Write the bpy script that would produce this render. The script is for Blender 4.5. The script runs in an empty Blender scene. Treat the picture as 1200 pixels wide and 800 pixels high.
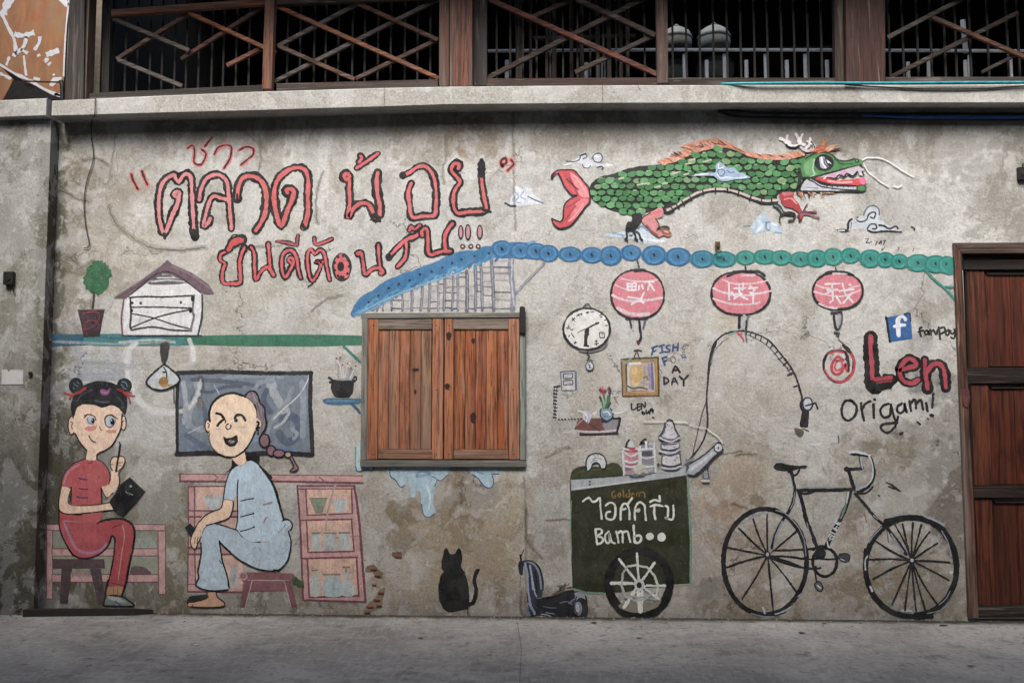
import bpy, math, random
import numpy as np
from mathutils import Vector, Matrix
from mathutils.geometry import tessellate_polygon
random.seed(7)
S = bpy.context.scene
C = S.collection

# ---------------- camera ----------------
F_PX, PITCH, YAW, ROLL, DIST, CAM_H = 1100.0, 0.0739, 0.04925, -0.00076, 6.073, 1.3
def rot(p, y, r):
    B = Matrix(((1,0,0),(0,0,-1),(0,1,0)))
    return (Matrix.Rotation(y,3,'Z') @ Matrix.Rotation(p,3,'X') @ B @ Matrix.Rotation(r,3,'Z'))
RM = rot(PITCH, YAW, ROLL)
cam_d = bpy.data.cameras.new('camera'); cam = bpy.data.objects.new('camera', cam_d); C.objects.link(cam)
cam.matrix_world = Matrix.Translation((0,-DIST,CAM_H)) @ RM.to_4x4()
cam_d.sensor_width = 36; cam_d.lens = 36*F_PX/1200; cam_d.clip_end = 500; cam_d.clip_start = .05
S.camera = cam
SHADE_EDGE_Y = -3.65  # front edge of an unseen overhang added to darken the near street
CAMP = Vector((0,-DIST,CAM_H))
def at(px, py, Y=0.0):
    """point of the photograph -> point on the vertical plane y = Y"""
    d = RM @ Vector(((px-600)/F_PX, (400-py)/F_PX, -1))
    return CAMP + d*((Y+DIST)/d.y)
def atz(px, py, Z=0.0):
    d = RM @ Vector(((px-600)/F_PX, (400-py)/F_PX, -1))
    return CAMP + d*((Z-CAM_H)/d.z)

# ---------------- light ----------------
w = bpy.data.worlds.new('World'); S.world = w; w.use_nodes = True
nt = w.node_tree; bg = nt.nodes['Background']
sky = nt.nodes.new('ShaderNodeTexSky'); sky.sky_type = 'NISHITA'; sky.sun_disc = False
SUN_EL, SUN_AZ = math.radians(50), math.radians(190)     # azimuth clockwise from +Y
sky.sun_elevation = SUN_EL; sky.sun_rotation = SUN_AZ
sky.air_density = 1.6; sky.dust_density = 4; sky.ozone_density = 1
nt.links.new(sky.outputs[0], bg.inputs[0]); bg.inputs[1].default_value = 0.12
sd = bpy.data.lights.new('sun', 'SUN'); sun = bpy.data.objects.new('sun', sd); C.objects.link(sun)
sd.energy = 1.5; sd.angle = math.radians(28); sd.color = (1,.99,.975)
dv = Vector((math.sin(SUN_AZ)*math.cos(SUN_EL), math.cos(SUN_AZ)*math.cos(SUN_EL), math.sin(SUN_EL)))
sun.rotation_euler = dv.to_track_quat('Z','Y').to_euler()
S.view_settings.view_transform = 'Standard'; S.view_settings.look = 'None'
S.view_settings.gamma = 1; S.view_settings.use_curve_mapping = False
S.view_settings.exposure = 1.25
S.render.engine = 'CYCLES'
S.cycles.transparent_max_bounces = 40; S.cycles.max_bounces = 5; S.cycles.diffuse_bounces = 3; S.cycles.glossy_bounces = 2

# ---------------- materials ----------------
def lin(h):
    h = h.lstrip('#'); c = [int(h[i:i+2],16)/255 for i in (0,2,4)]
    return tuple((x/12.92 if x <= .04045 else ((x+.055)/1.055)**2.4) for x in c)
class NG:
    def __init__(s, tree): s.t = tree
    def n(s, kind, **k):
        o = s.t.nodes.new(kind)
        for a, b in k.items(): setattr(o, a, b)
        return o
    def l(s, a, b): s.t.links.new(a, b)
    def pos(s, scale=(1,1,1), rnd=False):
        g = s.n('ShaderNodeNewGeometry'); out = g.outputs['Position']
        if rnd:
            oi = s.n('ShaderNodeObjectInfo'); m = s.n('ShaderNodeVectorMath', operation='MULTIPLY_ADD')
            cb = s.n('ShaderNodeCombineXYZ')
            for i in range(3): s.l(oi.outputs['Random'], cb.inputs[i])
            s.l(cb.outputs[0], m.inputs[0]); m.inputs[1].default_value = (17,31,23); s.l(out, m.inputs[2]); out = m.outputs[0]
        m = s.n('ShaderNodeVectorMath', operation='MULTIPLY'); s.l(out, m.inputs[0]); m.inputs[1].default_value = scale
        return m.outputs[0]
    def noise(s, vec, scale, detail=4, rough=.55, dist=0):
        o = s.n('ShaderNodeTexNoise'); s.l(vec, o.inputs['Vector'])
        o.inputs['Scale'].default_value = scale; o.inputs['Detail'].default_value = detail
        o.inputs['Roughness'].default_value = rough; o.inputs['Distortion'].default_value = dist
        return o.outputs['Fac']
    def rng(s, v, a, b, c=0., d=1., smooth=True):
        o = s.n('ShaderNodeMapRange'); o.interpolation_type = 'SMOOTHSTEP' if smooth else 'LINEAR'
        s.l(v, o.inputs[0])
        for i, x in enumerate((a,b,c,d)): o.inputs[i+1].default_value = x
        return o.outputs[0]
    def mix(s, f, a, b, mode='MIX'):
        o = s.n('ShaderNodeMix', data_type='RGBA', blend_type=mode)
        if isinstance(f,(int,float)): o.inputs[0].default_value = f
        else: s.l(f, o.inputs[0])
        for i, x in ((6,a),(7,b)):
            if isinstance(x, tuple): o.inputs[i].default_value = (*x[:3],1)
            else: s.l(x, o.inputs[i])
        return o.outputs[2]
    def math(s, op, a, b):
        o = s.n('ShaderNodeMath', operation=op)
        for i, x in ((0,a),(1,b)):
            if isinstance(x,(int,float)): o.inputs[i].default_value = x
            else: s.l(x, o.inputs[i])
        return o.outputs[0]
    def bump(s, h, strength, dist):
        o = s.n('ShaderNodeBump'); s.l(h, o.inputs['Height'])
        o.inputs['Strength'].default_value = strength; o.inputs['Distance'].default_value = dist
        return o.outputs[0]
MATS = {}
def newmat(name, rough=.8, spec=.3):
    m = bpy.data.materials.new(name); m.use_nodes = True
    g = NG(m.node_tree); b = m.node_tree.nodes['Principled BSDF']
    b.inputs['Roughness'].default_value = rough; b.inputs['Specular IOR Level'].default_value = spec
    return m, g, b

# shared relief + fine mottling of the plaster
def plaster_group():
    t = bpy.data.node_groups.new('plaster', 'ShaderNodeTree')
    t.interface.new_socket('Mottle', in_out='OUTPUT', socket_type='NodeSocketFloat')
    t.interface.new_socket('Height', in_out='OUTPUT', socket_type='NodeSocketFloat')
    t.interface.new_socket('Bare', in_out='OUTPUT', socket_type='NodeSocketColor')
    g = NG(t); out = g.n('NodeGroupOutput'); p = g.pos()
    a = g.noise(p, 2.2, 6, .68, .6); b = g.noise(p, 16, 6, .72); c = g.noise(g.pos((1,1,.35)), 34, 3, .7)
    s = g.math('ADD', g.math('MULTIPLY', a, .55), g.math('ADD', g.math('MULTIPLY', b, .3), g.math('MULTIPLY', c, .15)))
    g.l(g.rng(s, .3, .7, 0, 1), out.inputs['Mottle'])
    v = g.n('ShaderNodeTexVoronoi'); v.inputs['Scale'].default_value = 1.1; g.l(p, v.inputs['Vector'])
    h = g.math('ADD', g.math('MULTIPLY', a, 1.6), g.math('ADD', g.math('MULTIPLY', b, .55), g.math('MULTIPLY', c, .12)))
    g.l(h, out.inputs['Height'])
    g.l(g.mix(g.rng(s,.35,.65), lin('#8d877c'), lin('#b3aea5')), out.inputs['Bare'])
    return t
PG = plaster_group()
def pgroup(g):
    o = g.n('ShaderNodeGroup'); o.node_tree = PG; return o

def plaster_mat(name, attr=None, base='#a8a49b', speck=1.0):
    m, g, b = newmat(name, .9, .2)
    p = pgroup(g)
    if attr:
        at_ = g.n('ShaderNodeAttribute'); at_.attribute_name = attr; col = at_.outputs['Color']
    else: col = g.mix(1, lin(base), lin(base))
    tone = g.mix(p.outputs['Mottle'], (.77,.79,.815), (1.05,1.085,1.125))
    col = g.mix(1.0, col, tone, 'MULTIPLY')
    pos = g.pos()
    fine = g.noise(pos, 62, 4, .8)
    col = g.mix(1.0, col, g.mix(g.rng(fine,.3,.7), (.76,.76,.76), (1.2,1.2,1.2)), 'MULTIPLY')
    # skim-coat patches with crisp edges
    for sc, th, hx, am in ((1.7,.52,'#c6c8ca',.22),(3.1,.58,'#8f8d88',.15),(5.6,.565,'#cdcecf',.22),(9.5,.62,'#7a766f',.26),(13,.60,'#cfcfce',.28)):
        n0 = g.noise(g.pos((1,1,.8)), sc+.37, 8, .66, .35)
        col = g.mix(g.math('MULTIPLY', g.rng(n0, th, th+.018), am*speck), col, lin(hx))
        ed = g.rng(g.math('ABSOLUTE', g.math('SUBTRACT', n0, th), 0), 0, .004, 1, 0)
        col = g.mix(g.math('MULTIPLY', ed, .30*speck), col, lin('#6a655d'))
    # crack network
    w_ = g.n('ShaderNodeVectorMath', operation='ADD'); nn = g.n('ShaderNodeTexNoise'); g.l(pos, nn.inputs['Vector']); nn.inputs['Scale'].default_value = 3; nn.inputs['Detail'].default_value = 5; nn.inputs['Roughness'].default_value = .7
    sc_ = g.n('ShaderNodeVectorMath', operation='SCALE'); g.l(nn.outputs['Color'], sc_.inputs[0]); sc_.inputs['Scale'].default_value = .5
    g.l(pos, w_.inputs[0]); g.l(sc_.outputs[0], w_.inputs[1])
    v = g.n('ShaderNodeTexVoronoi', feature='DISTANCE_TO_EDGE'); v.inputs['Scale'].default_value = 1.15; g.l(w_.outputs[0], v.inputs['Vector'])
    msk = g.rng(g.noise(pos, 1.6, 4), .52, .6)
    crk = g.math('MULTIPLY', g.rng(v.outputs['Distance'], .001, .006, 1, 0), msk)
    col = g.mix(g.math('MULTIPLY', crk, .6*speck), col, lin('#534d45'))
    pit = g.rng(g.noise(pos, 60, 3, .6), .66, .70)
    pm = g.rng(g.noise(pos, 2.7, 6, .7), .5, .56)
    col = g.mix(g.math('MULTIPLY', g.math('MULTIPLY', pit, pm), .85*speck), col, lin('#46413a'))
    pw = g.rng(g.noise(pos, 27, 6, .7), .655, .675)
    col = g.mix(g.math('MULTIPLY', g.math('MULTIPLY', pw, g.rng(g.noise(pos, 1.9, 3), .5, .56)), .6*speck), col, lin('#d6d3ce'))
    sm_ = g.rng(g.noise(g.pos((.35,1,1)), 19, 6, .7, .6), .64, .68)
    col = g.mix(g.math('MULTIPLY', g.math('MULTIPLY', sm_, g.rng(g.noise(pos, 2.3, 3), .52, .6)), .5*speck), col, lin('#5d574d'))
    g.l(col, b.inputs['Base Color'])
    hh = g.math('SUBTRACT', g.math('ADD', p.outputs['Height'], g.math('MULTIPLY', fine, .12)), g.math('MULTIPLY', crk, .5))
    g.l(g.bump(hh, .8, .013), b.inputs['Normal'])
    return m

def paint(h, wear=.5, alpha=1.):
    k = (h, wear, alpha)
    if k in MATS: return MATS[k]
    m, g, b = newmat('paint', .6, .25)
    c = lin(h); lu_ = .3*c[0]+.6*c[1]+.1*c[2]; f_ = .97+.1*min(1, min(c)*1.7); c = tuple((x*.86+lu_*.14)*f_+.0025 for x in c); p = pgroup(g); pos = g.pos((1,1,1))
    streak = g.noise(g.pos((1,1,.4)), 44, 4, .7, .9); mid = g.noise(pos, 9, 4, .6, .5)
    col = g.mix(g.rng(streak,.3,.7), tuple(x*.84 for x in c), tuple(min(1,x*1.14+.006) for x in c))
    col = g.mix(g.rng(mid,.35,.7,0,.28), col, tuple(min(1,x*.78+.09) for x in c))
    g.l(col, b.inputs['Base Color'])
    # worn through to the plaster beneath: real transparency in the paint film
    wv = g.rng(g.noise(pos, 42, 5, .78), .70-.13*wear, .735-.13*wear)
    big = g.rng(g.noise(pos, 3.1, 3), .35, .58, .12, 1)
    scr = g.rng(g.noise(g.pos((1,1,.5)), 120, 3, .6), .66-.06*wear, .72-.06*wear)
    loss = g.math('MAXIMUM', g.math('MULTIPLY', wv, big), g.math('MULTIPLY', scr, .55))
    thin = g.rng(g.noise(pos, 13, 6, .65), .42, .75, 0, .42*min(1,wear*1.5))
    a = g.math('MULTIPLY', g.math('SUBTRACT', 1.0, g.math('MAXIMUM', loss, thin)), alpha)
    g.l(a, b.inputs['Alpha'])
    g.l(g.bump(g.math('ADD', p.outputs['Height'], g.math('MULTIPLY', streak, .12)), .6, .012), b.inputs['Normal'])
    MATS[k] = m
    return m

def wood(a, b_, axis='Z', scale=1., rough=.7, dark='#1c1512', grime=.35, grey='#77706a', greyf=.35):
    k = ('wood',a,b_,axis,scale,rough,dark,grime,grey,greyf)
    if k in MATS: return MATS[k]
    m, g, bs = newmat('weathered_wood', rough, .3)
    st = {'Z':(1,1,.045),'X':(.045,1,1),'Y':(1,.045,1)}[axis]
    v = g.pos(tuple(x*scale for x in st), True)
    n1 = g.noise(v, 22, 6, .6, 1.4); n2 = g.noise(v, 95, 4, .6, .4); n3 = g.noise(g.pos((1,1,.5),True), 3.2, 6, .65, .8)
    col = g.mix(g.rng(n1,.32,.68), lin(a), lin(b_))
    col = g.mix(g.rng(n2,.48,.62,0,.7), col, lin(dark))
    nf = g.noise(g.pos(tuple(x*scale for x in st), True), 210, 3, .6)
    col = g.mix(g.rng(nf,.5,.68,0,.35), col, lin(dark))
    col = g.mix(g.rng(g.noise(v, 40, 4, .6, .8),.56,.68,0,.45), col, tuple(min(1,x*1.5+.02) for x in lin(grey)))
    col = g.mix(g.rng(n3,.55,.75,0,grime), col, lin(dark))
    n4 = g.noise(v, 9, 5, .6, .6)
    col = g.mix(g.rng(n4,.44,.66,0,min(1,greyf*1.1)), col, lin(grey))
    g.l(col, bs.inputs['Base Color'])
    g.l(g.bump(g.math('ADD', n1, g.math('MULTIPLY', n2, .7)), .6, .004), bs.inputs['Normal'])
    MATS[k] = m
    return m
def plain(name, h, rough=.6, metal=0, var=.25, sc=30):
    k = ('plain',name,h)
    if k in MATS: return MATS[k]
    m, g, b = newmat(name, rough, .4); c = lin(h); b.inputs['Metallic'].default_value = metal
    n = g.noise(g.pos(), sc, 6, .65)
    g.l(g.mix(g.rng(n,.3,.7), tuple(x*(1-var) for x in c), tuple(min(1,x*(1+var)) for x in c)), b.inputs['Base Color'])
    g.l(g.rng(n,.3,.7,max(.05,rough-.12),min(1,rough+.12)), b.inputs['Roughness'])
    MATS[k] = m
    return m

# ---------------- object helpers ----------------
class MB:
    """collects faces in world space, links them as one mesh object"""
    def __init__(s): s.v = []; s.f = []; s.mi = []; s.mats = []
    def slot(s, m):
        if m not in s.mats: s.mats.append(m)
        return s.mats.index(m)
    def add(s, vs, fs, m=None):
        o = len(s.v); s.v += [tuple(x) for x in vs]; i = s.slot(m) if m else 0
        for f in fs: s.f.append([o+k for k in f]); s.mi.append(i)
    def box(s, a, b, m=None):
        x0,y0,z0 = a; x1,y1,z1 = b
        if x0>x1: x0,x1=x1,x0
        if y0>y1: y0,y1=y1,y0
        if z0>z1: z0,z1=z1,z0
        vs = [(x,y,z) for x in (x0,x1) for y in (y0,y1) for z in (z0,z1)]
        s.add(vs, [(0,1,3,2),(4,6,7,5),(0,4,5,1),(2,3,7,6),(0,2,6,4),(1,5,7,3)], m)
    def beam(s, A, B, w0, dy, m=None, w1=None, bev=.0):
        """plank from A to B (x,z plane), width w, thickness dy in y (A.y is its front)"""
        A = Vector(A); B = Vector(B); d = (B-A); d.y = 0; d.normalize(); n = Vector((-d.z,0,d.x)); w1 = w1 or w0
        be = bev or min(.25*min(w0,w1), .003)
        prof = [(-.5,be),(-.5,dy),(.5,dy),(.5,be)]
        vs = []
        for P, w in ((A,w0),(B,w1)):
            for (q, yy) in ((-.5,be),(-.5,dy),(.5,dy),(.5,be)): vs.append(P+n*q*w+Vector((0,yy,0)))
            vs.append(P+n*(.5*w-be)); vs.append(P-n*(.5*w-be))
        k = 6
        fs = [(i,(i+1)%k,k+(i+1)%k,k+i) for i in range(k)] + [tuple(range(k))[::-1], tuple(range(k,2*k))]
        s.add(vs, fs, m)
    def prism(s, pts, depth, m=None):
        """outline in world points (one plane), pushed back in y"""
        n = len(pts); pts = [Vector(p) for p in pts]
        tr = tessellate_polygon([[Vector((p.x,p.z,0)) for p in pts]])
        vs = pts + [p+Vector((0,depth,0)) for p in pts]
        fs = [tuple(t) for t in tr] + [tuple(n+i for i in t)[::-1] for t in tr] + [(i,(i+1)%n,n+(i+1)%n,n+i) for i in range(n)]
        s.add(vs, fs, m)
    def tube(s, path, r, m=None, k=6):
        path = [Vector(p) for p in path]; vs = []; n = len(path)
        for i, p in enumerate(path):
            d = (path[min(i+1,n-1)]-path[max(i-1,0)]).normalized()
            u = d.orthogonal().normalized() if abs(d.y)>.9 else d.cross(Vector((0,1,0))).normalized(); v = d.cross(u)
            for j in range(k):
                a = 2*math.pi*j/k; vs.append(p+(u*math.cos(a)+v*math.sin(a))*r)
        fs = [(i*k+j, i*k+(j+1)%k, (i+1)*k+(j+1)%k, (i+1)*k+j) for i in range(n-1) for j in range(k)]
        fs += [tuple(range(k))[::-1], tuple((n-1)*k+j for j in range(k))]
        s.add(vs, fs, m)
    def lathe(s, c, prof, m=None, k=24):
        c = Vector(c); vs = []; n = len(prof)
        for r, z in prof:
            for j in range(k):
                a = 2*math.pi*j/k; vs.append(c+Vector((r*math.cos(a), r*math.sin(a), z)))
        fs = [(i*k+j, i*k+(j+1)%k, (i+1)*k+(j+1)%k, (i+1)*k+j) for i in range(n-1) for j in range(k)]
        s.add(vs, fs, m)
    def build(s, name, mat=None, parent=None, loc=None, smooth=False):
        base = root_loc(parent) if parent else Vector(loc or (0,0,0))
        me = bpy.data.meshes.new(name)
        me.from_pydata([(v[0]-base.x, v[1]-base.y, v[2]-base.z) for v in s.v], [], s.f)
        if mat: me.materials.append(mat)
        else:
            for m in s.mats: me.materials.append(m)
            me.polygons.foreach_set('material_index', s.mi)
        if smooth: me.polygons.foreach_set('use_smooth', [True]*len(s.f))
        o = bpy.data.objects.new(name, me); C.objects.link(o)
        if parent: o.parent = parent
        else: o.location = base
        me.update()
        return o
ROOTS = {}
def root_loc(o):
    while o.parent: o = o.parent
    return o.location
def tag(o, label=None, cat=None, group=None, kind=None):
    if label: o['label'] = label
    if cat: o['category'] = cat
    if group: o['group'] = group
    if kind: o['kind'] = kind
    return o
def empty(name, loc, label, cat, group=None):
    o = bpy.data.objects.new(name, None); o.empty_display_size = .1; C.objects.link(o); o.location = loc
    o['kind'] = 'thing'
    return tag(o, label, cat, group)

# ---------------- numpy noise for the large stains ----------------
def vnoise(x, y, s, seed):
    r = np.random.RandomState(seed); G = r.rand(256,256)
    u = x*s; v = y*s; i = np.floor(u).astype(int); j = np.floor(v).astype(int); fu = u-i; fv = v-j
    fu = fu*fu*(3-2*fu); fv = fv*fv*(3-2*fv)
    a = G[i%256,j%256]; b = G[(i+1)%256,j%256]; c = G[i%256,(j+1)%256]; d = G[(i+1)%256,(j+1)%256]
    return (a*(1-fu)+b*fu)*(1-fv)+(c*(1-fu)+d*fu)*fv
def fbm(x, y, s, seed, o=4):
    t = 0; a = 1; n = 0
    for k in range(o): t = t+a*vnoise(x, y, s*2**k, seed+k); n += a; a *= .55
    return t/n
def sm(a, b, x):
    t = np.clip((x-a)/(b-a), 0, 1); return t*t*(3-2*t)
# ================= GROUND =================
def ground():
    m, g, b = newmat('street_concrete', .85, .25)
    pos = g.pos()
    a = g.noise(pos, 1.1, 8, .65, .5); f = g.noise(pos, 26, 7, .75); st = g.noise(g.pos((3,.5,1)), 14, 5, .7)
    col = g.mix(g.rng(a,.32,.68), lin('#817f7c'), lin('#b8b5b1'))
    col = g.mix(g.rng(f,.35,.65,0,.55), col, lin('#7a7875'))
    col = g.mix(g.rng(st,.5,.6,0,.35), col, lin('#aeaca7'))
    col = g.mix(g.rng(g.noise(g.pos((.6,1.6,1)), 7, 12, .75, .6),.54,.56,0,.5), col, lin('#a9a7a2'))
    col = g.mix(g.rng(g.noise(pos, 13, 12, .75, .3),.58,.6,0,.5), col, lin('#5a5855'))
    col = g.mix(g.rng(g.noise(pos, 48, 3, .6), .68, .73, 0, .8), col, lin('#33312e'))
    col = g.mix(g.rng(g.noise(pos, 4.3, 6, .7), .57, .67, 0, .45), col, lin('#4a4845'))
    # grime that gathered in a strip along the foot of the wall
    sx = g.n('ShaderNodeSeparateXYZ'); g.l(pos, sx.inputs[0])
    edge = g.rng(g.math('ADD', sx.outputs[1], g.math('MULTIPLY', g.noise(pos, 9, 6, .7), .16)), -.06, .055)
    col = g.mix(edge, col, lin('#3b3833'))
    g.l(col, b.inputs['Base Color'])
    g.l(g.bump(g.math('ADD', f, g.math('MULTIPLY', a, 2)), .8, .01), b.inputs['Normal'])
    mb = MB(); mb.add([(-80,-80,0),(80,-80,0),(80,30,0),(-80,30,0)], [(0,1,2,3)])
    o = mb.build('street', m); tag(o, kind='structure')
    # joint lines cut across the slab
    for k, pts in enumerate(([(606,727),(611,760),(609,800)],)):
        q = MB(); P = [atz(x,y,.004) for x,y in pts]
        for A, B in zip(P, P[1:]):
            n = Vector((-(B-A).y,(B-A).x,0)).normalized()*.0016
            q.add([A-n,A+n,B+n,B-n], [(0,1,2,3)])
        q.build('joint', plain('joint_dirt','#605e5a',.9), o)
ground()

# ================= MAIN WALL =================
wall = empty('wall', (0,0,0), 'long stained grey plaster wall covered with naive painted street-food scenes', 'wall')
XL = at(56,430).x; XR = 3.9; ZT = at(600,118).z
COP_Y = -.16
def zc(px, py): return at(px, py, COP_Y).z
door_x0 = at(1126,500).x; door_z1 = at(1160,290).z
def wall_colour(X, Z):
    # positions expressed in metres on the wall, converted to photo-like units for the list of stains and edge darkening
    inv = []
    A = np.array(RM); c = np.array(CAMP)
    P = np.stack([X-c[0], np.full_like(X, 0-c[1]), Z-c[2]], -1) @ A
    U = 600+F_PX*P[...,0]/-P[...,2]; V = 400-F_PX*P[...,1]/-P[...,2]
    def L(h): return np.array(lin(h))
    n1 = fbm(X+9, Z+9, 1.3, 3); n2 = fbm(X+9, Z+9, 5, 11); n3 = fbm(X+9, Z+9, 14, 21, 3); ns = fbm(X*1+9, Z*.12+9, 7, 31, 4); n4 = fbm(X+9, Z+9, 30, 41, 2)
    col = np.zeros(X.shape+(3,))+L('#c2bfb9')
    def mx(f, h):
        nonlocal col
        f = np.clip(f,0,1)[...,None]; col = col*(1-f)+L(h)*f
    # height bands
    mx(sm(330,560,V)*.7, '#bbb5ab'); mx(sm(540,700,V)*.65*sm(60,300,U), '#a89e90')
    mx(sm(.5,.7,n1)*.55, '#c3c1bc'); mx(sm(.52,.34,n1)*.4*sm(200,420,V), '#a09786')
    mx(sm(.55,.75,n2)*.4, '#bfbcb6'); mx(sm(.46,.3,n2)*.45, '#8f887c')
    mx(sm(.56,.72,n3)*.25, '#777064')
    # streaks under the coping
    ln = 150+60*(ns-.35)*2
    mx(sm(14,-12,V-ln)*.5*sm(.25,.6,ns+.1), '#918a80')
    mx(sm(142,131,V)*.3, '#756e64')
    mx(sm(.62,.74,ns)*sm(330,170,V)*.55, '#c8c7c4')
    mx(sm(.4,.3,ns)*sm(260,150,V)*.5, '#857d71')
    def blob(u, v, ru, rv, h, f, hard=.16, sd=1):
        r = np.sqrt(((U-u)/ru)**2+((V-v)/rv)**2)+ (n2-.5)*1.5+(n3-.5)*1.4+(n4-.5)*.6
        mx(sm(1+hard, 1-hard, r)*f, h)
    for b in BLOBS: blob(*b)
    # dirt gathered at the foot of the wall
    mx(sm(690,726,V+(n2-.5)*40)*.5, '#6f6557')
    return col
BLOBS = [
 # u, v, ru, rv, colour, amount; outer ones mix stains with painted edge darkening
 (255,150,90,26,'#7d756b',.6),(500,160,60,28,'#8b8172',.5),(560,165,30,30,'#857360',.6),(130,180,40,35,'#b6b6b2',.5),
 (730,150,110,22,'#918a80',.5),(1000,150,60,30,'#8b857a',.55),(1100,165,110,45,'#8a857b',.6),(1180,215,60,70,'#8a867d',.6),
 (1070,240,60,40,'#a2a09b',.5),(940,165,30,30,'#8b857a',.4),(660,165,60,20,'#8f887c',.5),
 (100,250,55,80,'#9c9484',.6),(75,330,25,110,'#77705f',.6),(95,205,30,14,'#6e6656',.5),(85,305,32,18,'#6c6552',.6),(160,300,70,40,'#a9a090',.5),
 (120,340,30,30,'#787060',.35),(68,620,36,130,'#46433a',.8),(100,640,55,95,'#615d4b',.6),(85,520,26,70,'#555143',.7),(112,545,20,30,'#615b4b',.7),
 (150,690,90,34,'#5f5946',.75),(170,610,60,50,'#7d7663',.7),(170,560,40,40,'#a09a8c',.5),(110,455,35,30,'#a8abb0',.45),(130,430,40,30,'#aeb2b8',.5),
 (62,420,14,340,'#4d483d',.7),(310,350,90,40,'#aba699',.5),(340,380,60,30,'#bab7b0',.45),(390,345,26,22,'#8f9079',.35),
 (200,600,22,60,'#7b7761',.5),(330,700,80,16,'#6d6551',.7),(440,600,20,60,'#a39d8f',.4),
 (540,610,70,60,'#a3907a',.5),(470,600,14,16,'#77694f',.6),(560,580,32,20,'#6d5e45',.6),(545,620,20,22,'#665740',.6),(520,600,14,10,'#7a6a50',.5),
 (540,555,24,14,'#7e6a52',.5),(490,585,20,10,'#85765e',.5),(470,635,16,14,'#7c7059',.5),(605,590,20,70,'#a59678',.4),(575,690,20,14,'#6f5d48',.5),
 (560,650,70,40,'#a8987f',.4),(600,600,12,90,'#a89a80',.25),(480,690,60,30,'#9e8d74',.45),(650,600,22,40,'#b7b6b1',.5),(640,640,26,16,'#8a8578',.4),
 (850,580,45,50,'#b09a84',.5),(850,595,24,16,'#a07d62',.35),(820,560,20,20,'#8b806e',.3),(640,535,36,16,'#8a7660',.4),(650,560,20,12,'#7b6c58',.4),
 (1000,560,30,50,'#a69d92',.4),(1060,560,70,60,'#8e877b',.6),(1110,520,40,60,'#827c72',.6),(1120,600,30,70,'#6d665b',.7),(1070,690,70,40,'#756d60',.5),
 (1100,455,36,20,'#6f6d68',.5),(1080,445,20,16,'#5f5d59',.45),(1078,400,14,14,'#6d6b66',.5),(1085,380,10,18,'#716e69',.5),(1100,355,30,30,'#9a958b',.5),
 (1030,505,36,16,'#6f6b62',.3),(1045,520,30,10,'#7a6f5c',.4),(1000,600,12,12,'#7b7365',.4),(960,620,16,12,'#7d7466',.4),
 (900,660,150,50,'#9b8a76',.45),(950,700,120,24,'#8b7b67',.5),(855,590,14,10,'#8a6f5a',.4),(887,588,8,7,'#75685a',.6),(830,700,30,20,'#6a5c4a',.5),(828,690,10,12,'#4b443b',.5),
 (780,420,60,40,'#b5aea3',.5),(880,440,110,70,'#b4ada3',.5),(720,320,120,60,'#b7b3ac',.5),(690,450,50,60,'#b3aca0',.5),(650,250,60,60,'#b7b5b0',.4),(480,300,110,50,'#b9b8b5',.4),
 (850,380,12,60,'#b8a88c',.4),(640,700,60,16,'#857a6b',.5),(640,470,30,90,'#b3b0a8',.5),
]
def wall_grid(name, x0, x1, z0, z1, nx, nz, colf, mat, parent, Y=0., skip=None):
    xs = np.linspace(x0,x1,nx+1); zs = np.linspace(z0,z1,nz+1); X, Z = np.meshgrid(xs, zs, indexing='ij')
    Yg = np.full_like(X, Y)
    vs = np.stack([X,Yg,Z],-1).reshape(-1,3)
    idx = np.arange((nx+1)*(nz+1)).reshape(nx+1,nz+1)
    f = np.stack([idx[:-1,:-1],idx[1:,:-1],idx[1:,1:],idx[:-1,1:]],-1).reshape(-1,4)
    if skip:
        cx = ((X[:-1,:-1]+X[1:,1:])/2).ravel(); cz = ((Z[:-1,:-1]+Z[1:,1:])/2).ravel(); f = f[~skip(cx,cz)]
    me = bpy.data.meshes.new(name); me.from_pydata(vs.tolist(), [], f.tolist())
    ca = me.color_attributes.new('tint','FLOAT_COLOR','POINT')
    c = np.concatenate([colf(X,Z).reshape(-1,3), np.ones((len(vs),1))],1).astype(np.float32)
    ca.data.foreach_set('color', c.ravel()); me.materials.append(mat)
    o = bpy.data.objects.new(name, me); C.objects.link(o)
    if parent: o.parent = parent
    return o
PM = plaster_mat('plaster_stained', 'tint')
wall_grid('plaster', XL, XR, -.05, ZT, 800, 420, wall_colour, PM, wall, 0., lambda x,z: (x>door_x0)&(z<door_z1))
# body of the wall behind its face
mb = MB(); mb.box((XL,.005,-.1),(door_x0-.0,.24,ZT-.002)); mb.box((door_x0,.005,door_z1+.01),(XR,.24,ZT-.002)); mb.build('wall_core', plaster_mat('core',None,'#8c867b'), wall)

# coping: a projecting concrete band
COPM = plaster_mat('coping_concrete', None, '#a9a59d')
def coping(pts_top, pts_bot, parent, yf, yb, name='coping'):
    q = MB(); T = [at(x,y,yf) for x,y in pts_top]; Bm = [at(x,y,yf) for x,y in pts_bot]; n = len(T); vs = []
    for t, bb in zip(T,Bm):
        x = t.x
        vs += [(x,yf,bb.z),(x,yf+.002,t.z-.008),(x,yf+.012,t.z),(x,yb,t.z+.004),(x,yb,bb.z),(x,yf+.006,bb.z-.004)]
    k = 6
    fs = [(i*k+j,(i+1)*k+j,(i+1)*k+(j+1)%k,i*k+(j+1)%k) for i in range(n-1) for j in range(k)]
    fs += [tuple(range(k)), tuple((n-1)*k+j for j in range(k))[::-1]]
    q.add(vs, fs); return q.build(name, COPM, parent)
coping([(61,117.5),(180,112),(300,107),(450,102.5)],[(61,135.5),(180,132),(300,129),(450,124.5)], wall, -.16, .26)
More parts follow.
